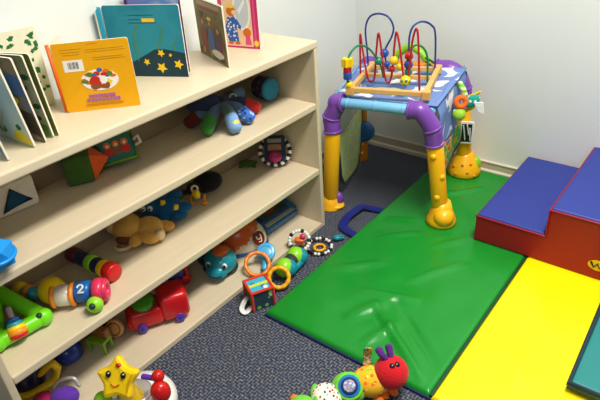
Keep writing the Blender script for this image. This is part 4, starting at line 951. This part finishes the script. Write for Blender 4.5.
def rstar(r, k):
    pts = []
    base = [V(*q, 0) for q in star(r, k, 5, (0, 0), PI / 2 + .08)]
    for i, q in enumerate(base):
        a, c = base[i - 1], base[(i + 1) % 10]; f = .36 if i % 2 == 0 else .2
        p0, p2 = q.lerp(a, f), q.lerp(c, f)
        for s_ in (0, .25, .5, .75, 1): pts.append(tuple((p0.lerp(q, s_).lerp(q.lerp(p2, s_), s_))[:2]))
    return pts
b = MB(); b.prism(rstar(.086, .62), so - ez * .021, ex, ey, .042, YEL, .014); st = b.build('star', t, 'yellow star head')
for x in (-.026, .028):
    b = MB(); b.ball(so + ex * x + ey * .018 + ez * .026, (.010, .012, .005), BLACK, frame(ez, ey), 12, 8); b.build('eye', st)
    b = MB(); b.ball(so + ex * (x + .002) + ey * .022 + ez * .030, .003, WHITE, seg=8, rings=6); b.build('glint', st)
b = MB(); b.ball(so + ex * .006 + ey * .050 + ez * .022, (.010, .007, .006), REDP, seg=12, rings=8); b.build('button', st, 'small red button on the star')
b = MB(); b.tube(spline([so + ex * -.014 + ey * -.012 + ez * .025, so + ey * -.02 + ez * .0255, so + ex * .016 + ey * -.012 + ez * .025], 5), .0022, ORANGE, 6); b.build('mouth', st)
b = MB(); b.tube([(.05, -.01, .185), (.105, -.01, .180)], .010, VIOLET, 10); b.build('rod', t, 'violet rod')
b = MB(); b.ball((.102, -.005, .188), (.022, .022, .024), REDP); b.ball((.112, -.030, .140), (.036, .033, .044), REDP); b.ball((.106, -.035, .168), .009, WHITE, seg=10, rings=6); b.build('bead', t, 'red pear shaped bead')
b = MB(); b.cyl((.10, -.11, .066), (.10, -.11, .082), .036, DTEAL, bev=.006); bt = b.build('button', t, 'dark teal round button with white mark')
b = MB(); b.tube([(.086, -.118, .083), (.086, -.10, .083), (.096, -.10, .083), (.096, -.114, .083)], .0025, WHITE, 6); b.tube([(.108, -.118, .083), (.114, -.10, .083)], .0025, WHITE, 6); b.build('mark', bt)
b = MB(); b.ball((-.105, -.055, .095), .032, LIMEP); b.build('bead', t, 'lime green bead')
b = MB(); b.prism(rect(-.03, -.012, .03, .012, .01), (-.085, .0, .10), (.8, .5, .3), (-.3, .2, .9), .012, FOIL, .003); b.build('lever', t)
b = MB(); b.ball((-.083, -.012, .105), (.016, .008, .008), REDP, (0, 0, .5), 12, 8); b.build('handle', t, 'red lever grip')
b = MB(); b.ball((.052, -.06, .085), (.02, .02, .012), ORANGE); b.build('light', t, 'orange light')

# ------------------------------------------------------------------ linked toys on the carpet by the green mat
CBT = spots('block print blue', (70, 180, 210), [(220, 230, 120), (60, 120, 170)], 22, .25, .5); CBO = cloth('block red trim', (214, 66, 44)); CBG = spots('block print green', (90, 110, 60), [(220, 90, 50), (40, 70, 110)], 26, .4); CBD = spots('block print dark', (50, 74, 90), [(120, 190, 90), (200, 200, 190)], 26, .35)
cp = V((0.1430, -0.7030, 0.0000)); t = thing('fabric_cube', 'small printed fabric cube with a white ribbon tag beside the bookcase front', 'soft block', (cp.x - .027, cp.y + .036, .001), math.radians(63))
b = MB(); h = .050
b.add([V(x, y, z) for x in (-h, h) for y in (-h, h) for z in (.002, 2 * h)], [], CBT)
o = len(b.v) - 8
def q4(ids, m): b.f.append([o + i for i in ids]); b.s.append(False); (b.mats.append(m) if m not in b.mats else None); b.m.append(b.mats.index(m))
q4([1, 5, 7, 3], CBT); q4([0, 4, 5, 1], CBD); q4([4, 6, 7, 5], CBD); q4([2, 3, 7, 6], CBG); q4([0, 1, 3, 2], CBG); q4([0, 2, 6, 4], CBG)
b.build('body', t)
b = MB(); c8 = [V(x, y, z) for x in (-h, h) for y in (-h, h) for z in (.006, 2 * h)]
for i, j in ((1, 5), (5, 7), (7, 3), (3, 1), (0, 1), (4, 5), (6, 7), (2, 3)): b.tube([c8[i], c8[j]], .007, CBO, 8)
b.build('edging', t, 'red edging')
b = MB(); b.box((0, .0, 2 * h + .001), (.1, .018, .002), paper('lime strip', (206, 220, 90)), (0, 0, .0)); b.build('strip', t, 'lime strip'); b = MB(); b.ball((.022, -.03, 2 * h + .001), (.012, .012, .004), WHITE, seg=12, rings=6); b.build('dot', t)
b = MB(); b.tube(spline([(-.052, .02, .03), (-.075, .0, .03), (-.095, -.02, .014), (-.088, -.045, .008), (-.056, -.03, .012)], 6), .013, WHC, 8, flat=.15); b.build('ribbon_tag', t, 'white ribbon loop')
LO = plastic('link orange', (240, 140, 40)); LYEL = plastic('link amber', (246, 180, 30)); LB = plastic('link sky', (80, 180, 226))
def ring(name, label, c, axis, R, r, m, wob=.12, wn=10, extra=None):
    c = V(c); t = thing(name, label, 'toy ring', (c.x, c.y, 0)); b = MB(True); b.torus(c, axis, R, r, m, 40, 10, wob=wob, wn=wn); o = b.build('ring', t)
    return t, o
t, o = ring('link_ring', 'orange wavy toy ring leaning against the bookcase base above the fabric cube', (-0.0100, -0.5340, 0.0750), (.5, -.4, .8), .056, .0095, LO)
t, o = ring('link_ring', 'amber yellow toy ring lying next to the green and teal dumbbell rattle', V(.126, -.540, .058), (.5, -.6, .65), .046, .0105, LYEL)
t, o = ring('link_ring', 'small amber ring lying inside the black and white beaded ring', V((0.0930, -0.2100, 0.0120)) + V(.010, .016, -.003), (0, 0, 1), .027, .007, LYEL, .1, 8)
# blue paddle
p = V((-0.0290, -0.4480, 0.0850)); t = thing('blue_paddle', 'sky blue round paddle toy leaning on the bottom shelf edge', 'toy', (p.x, p.y, 0)); nv = V(.4, -.5, .8).normalized(); F = frame(nv)
b = MB(True); b.cyl(p - nv * .008, p + nv * .008, .046, LB, bev=.006); d_ = b.build('paddle', t); b = MB(True); b.torus(p + nv * .008, nv, .030, .003, LB, 24, 6); b.build('rib', d_)
b = MB(True); b.tube(spline([p + V(.012, -.025, -.022), p + V(.03, -.045, -.034), p + V(.038, -.06, -.045)], 5), [.014, .018], LB, 10); b.build('handle', t)
# black and white bead string
p0, p1 = V(.018, -.425, .0125), V(.040, -.345, .0125); t = thing('bead_string', 'short string of black and white beads between blue paddle and dumbbell rattle', 'toy', (p0.x, p0.y, 0))
for k in range(5):
    b = MB(True); b.ball(p0.lerp(p1, k / 4), .0115, BLACK if k % 2 else WHITE, seg=12, rings=8); b.build('bead', t)
# dumbbell rattle
a, c = V((0.1070, -0.4540, 0.0550)), V((0.0990, -0.3310, 0.0550)); a.z = c.z = .052; a += V(-.012, -.008, 0); c += V(-.016, -.030, 0); d = (c - a).normalized(); sd = V(d.y, -d.x, 0)
t = thing('dumbbell_rattle', 'lime and teal dumbbell rattle with a dark grey middle on the carpet', 'rattle', ((a.x + c.x) / 2, (a.y + c.y) / 2, 0))
for q, s_ in ((a, -1), (c, 1)):
    b = MB(True); b.ball(q, (.047, .047, .047), LIMEP if s_ < 0 else LIMEP); e_ = b.build('ball', t, 'lime green end ball')
    b = MB(True); b.ball(q + sd * .012 - V(0, 0, .006) + d * .012, (.045, .045, .043), TURQ); b.build('cheek', e_, 'teal half')
b = MB(True); b.cyl(a + d * .02, c - d * .02, .034, mat('dark grey grip', (58, 62, 66), .5), bev=.004); b.build('grip', t, 'dark grey middle')
b = MB(True); b.tube([a + sd * .03 + d * .03 - V(0, 0, .02), c + sd * .03 - d * .01 - V(0, 0, .02)], .02, TURQ, 10); b.build('spine', t, 'teal bar')
# beaded ring and red clip
cc = V((0.0930, -0.2100, 0.0120)) + V(.010, .016, 0); t = thing('beaded_ring', 'black and white beaded ring beside the green mat edge', 'toy ring', (cc.x, cc.y, 0))
ax = V(.05, -.06, .99).normalized(); F = frame(ax)
for k in range(22):
    a_ = 2 * PI * k / 22; b = MB(True); b.ball(cc + F.col[0] * .062 * math.cos(a_) + F.col[1] * .062 * math.sin(a_) + V(0, 0, .006), .0088, WHITE if k % 3 else BLACK, seg=10, rings=8); b.build('bead', t)
cc2 = V(.036, -.268, .070); t = thing('beaded_ring', 'white beaded ring standing behind the dumbbell rattle', 'toy ring', (cc2.x, cc2.y, 0))
F = frame(V(.5, -.7, .5))
for k in range(20):
    a_ = 2 * PI * k / 20; b = MB(True); b.ball(cc2 + F.col[0] * .050 * math.cos(a_) + F.col[1] * .050 * math.sin(a_), .0105, BLACK if k % 4 == 0 else WHITE, seg=10, rings=8); b.build('bead', t)
p = cc2.copy(); t = thing('toy_clip', 'red and pink toy clip inside the white beaded ring', 'toy', (p.x, p.y, 0))
b = MB(True); b.box(p, (.05, .03, .03), CORALP, (.2, .1, .6), .01, 4); b.build('clip', t); b = MB(True); b.ball(p + V(.012, .012, .022), (.016, .014, .014), PINK); b.build('knob', t, 'pink knob'); b = MB(True); b.ball(p + V(.010, .008, -.018), (.014, .010, .010), LYEL); b.build('tab', t, 'amber tab')
p = cc + V(.035, .105, .008); t = thing('teal_link', 'small teal link at the tip of the toy chain by the green mat', 'toy', (p.x, p.y, 0)); b = MB(True); b.ball(p, (.02, .016, .014), TURQ, (0, 0, .5)); b.torus(p + V(.01, .02, 0), (0, .3, 1), .016, .006, TURQ, 20, 8); b.build('link', t)

# ------------------------------------------------------------------ plush caterpillar on the carpet
HEADR = cloth('plush red', (206, 34, 44)); YDOT = spots('orange spotted plush', (244, 186, 50), [(238, 120, 40), (250, 216, 90)], 60, .38, .9); LIMEPL = cloth('plush lime', (122, 206, 60)); BLR = cloth('plush blue ring', (40, 130, 190)); WDOT = spots('white spotted plush', (240, 234, 222), [(200, 60, 60), (60, 120, 60), (230, 150, 50), (70, 60, 60)], 75, .34, .9); PURC = cloth('plush purple', (96, 50, 130)); ORF = cloth('plush orange', (240, 130, 40)); PRT = marbled('patterned tag', [(200, 60, 50), (240, 230, 210), (60, 110, 70), (230, 190, 60), (50, 60, 90)], 40); NAVR = cloth('navy ring', (34, 60, 120)); SWIRL = marbled('shiny swirl print', [(200, 120, 120), (220, 220, 230), (120, 140, 180), (230, 170, 140)], 50, .25)
hc = V((0.8470, -0.7700, 0.1030)); c2, c3, c4, c5 = V((0.7930, -0.8180, 0.0660)), V((0.7370, -0.8790, 0.0500)), V((0.6970, -0.9590, 0.0480)), V((0.6520, -1.0420, 0.0420))
t = thing('plush_caterpillar', 'plush toy caterpillar with red ball head and purple feelers on the carpet by the mat', 'soft toy', (c3.x, c3.y, 0))
b = MB(True); b.ball(hc, (.063, .063, .061), HEADR, seg=32, rings=20); hd = b.build('head', t, 'red ball head')
tc = V(1.52867, -2.02479, 1.68636); look = (tc - hc).normalized(); sx_ = V(.79, .61, -.06); uy = V(-.27, .44, .86)
for du, dv in ((.06, .36), (.42, .50)):
    n_ = (look * .86 + sx_ * du + uy * dv).normalized(); b = MB(True); b.ball(hc + n_ * .061, (.010, .010, .005), BLACK, frame(n_, uy), 14, 8); b.build('eye', hd, 'small black bead eye')
for pa, pb, pc in (((0.8260, -0.7720, 0.1580), (0.8110, -0.7740, 0.1700), (0.7940, -0.7680, 0.1800)), ((0.8360, -0.7540, 0.1580), (0.8270, -0.7460, 0.1700), (0.8170, -0.7370, 0.1820))):
    b = MB(True); b.tube(spline([V(pa), V(pb), V(pc)], 5), [.011, .014], PURC, 10); b.build('feeler', hd, 'purple feeler')
dd = (hc - c2).normalized()
b = MB(True); b.ball(c2, (.072, .058, .056), YDOT, frame(V(0, 0, 1), dd.cross(V(0, 0, 1)))); s2 = b.build('segment', t, 'orange spotted segment')
n_ = V(.35, -.45, .82).normalized()
b = MB(True); b.ball(c2 + n_ * .052 + V(-.012, .012, 0), (.030, .024, .006), LIMEPL, frame(n_)); b.build('patch', s2, 'lime leaf patch')
for pa in ((0.8360, -0.8060, 0.0200), (0.8560, -0.7760, 0.0200), (0.8330, -0.8360, 0.0200)):
    q = V(pa); b = MB(True); b.ball(q, (.030, .017, .016), ORF, (0, 0, math.radians(-20))); b.build('foot', t, 'orange felt foot')
b = MB(True); b.ball(c3, (.066, .060, .049), LIMEPL); s3 = b.build('segment', t, 'lime green segment')
for k, (r_, m, nm) in enumerate(((.050, LIMEPL, 'rim'), (.040, BLR, 'ring'), (.031, NAVR, 'ring'), (.022, SWIRL, 'center'))):
    q = c3 + n_ * (.046 + .0035 * k) + V(.0, .0, .002); b = MB(True); b.lathe([(0, -.012), (r_, -.012), (r_, 0), (r_ * .92, .003), (0, .0035)], q, n_, m, 28); b.build(nm, s3, ('lime rim', 'blue ring', 'navy ring', 'shiny centre')[k])
b = MB(True); b.ball(c4, (.060, .055, .047), WDOT); b.build('segment', t, 'white segment with small coloured spots')
b = MB(True); b.ball(c5, (.055, .05, .042), LIMEPL); b.build('segment', t, 'lime end segment')
for pa in ((0.6410, -0.9620, 0.0500), (0.6760, -0.9910, 0.0600)):
    q = V(pa); b = MB(True); b.ball(q, (.014, .030, .020), LIMEPL, (0, .2, .5)); b.build('leaf', t, 'lime leaf tuft')
b = MB(True); q = V((0.6010, -1.0190, 0.0300)); b.ball(q, (.026, .018, .018), ORF); b.build('foot', t, 'orange tail foot')
a, c = V((0.7530, -0.7820, 0.0600)), V((0.7520, -0.7730, 0.1600)); b = MB(True); b.tube(spline([a, a.lerp(c, .5) + V(-.004, .004, 0), c], 5), .016, PRT, 8, flat=.18, up=(.55, -.66, .3)); b.build('tag', t, 'patterned ribbon tag')
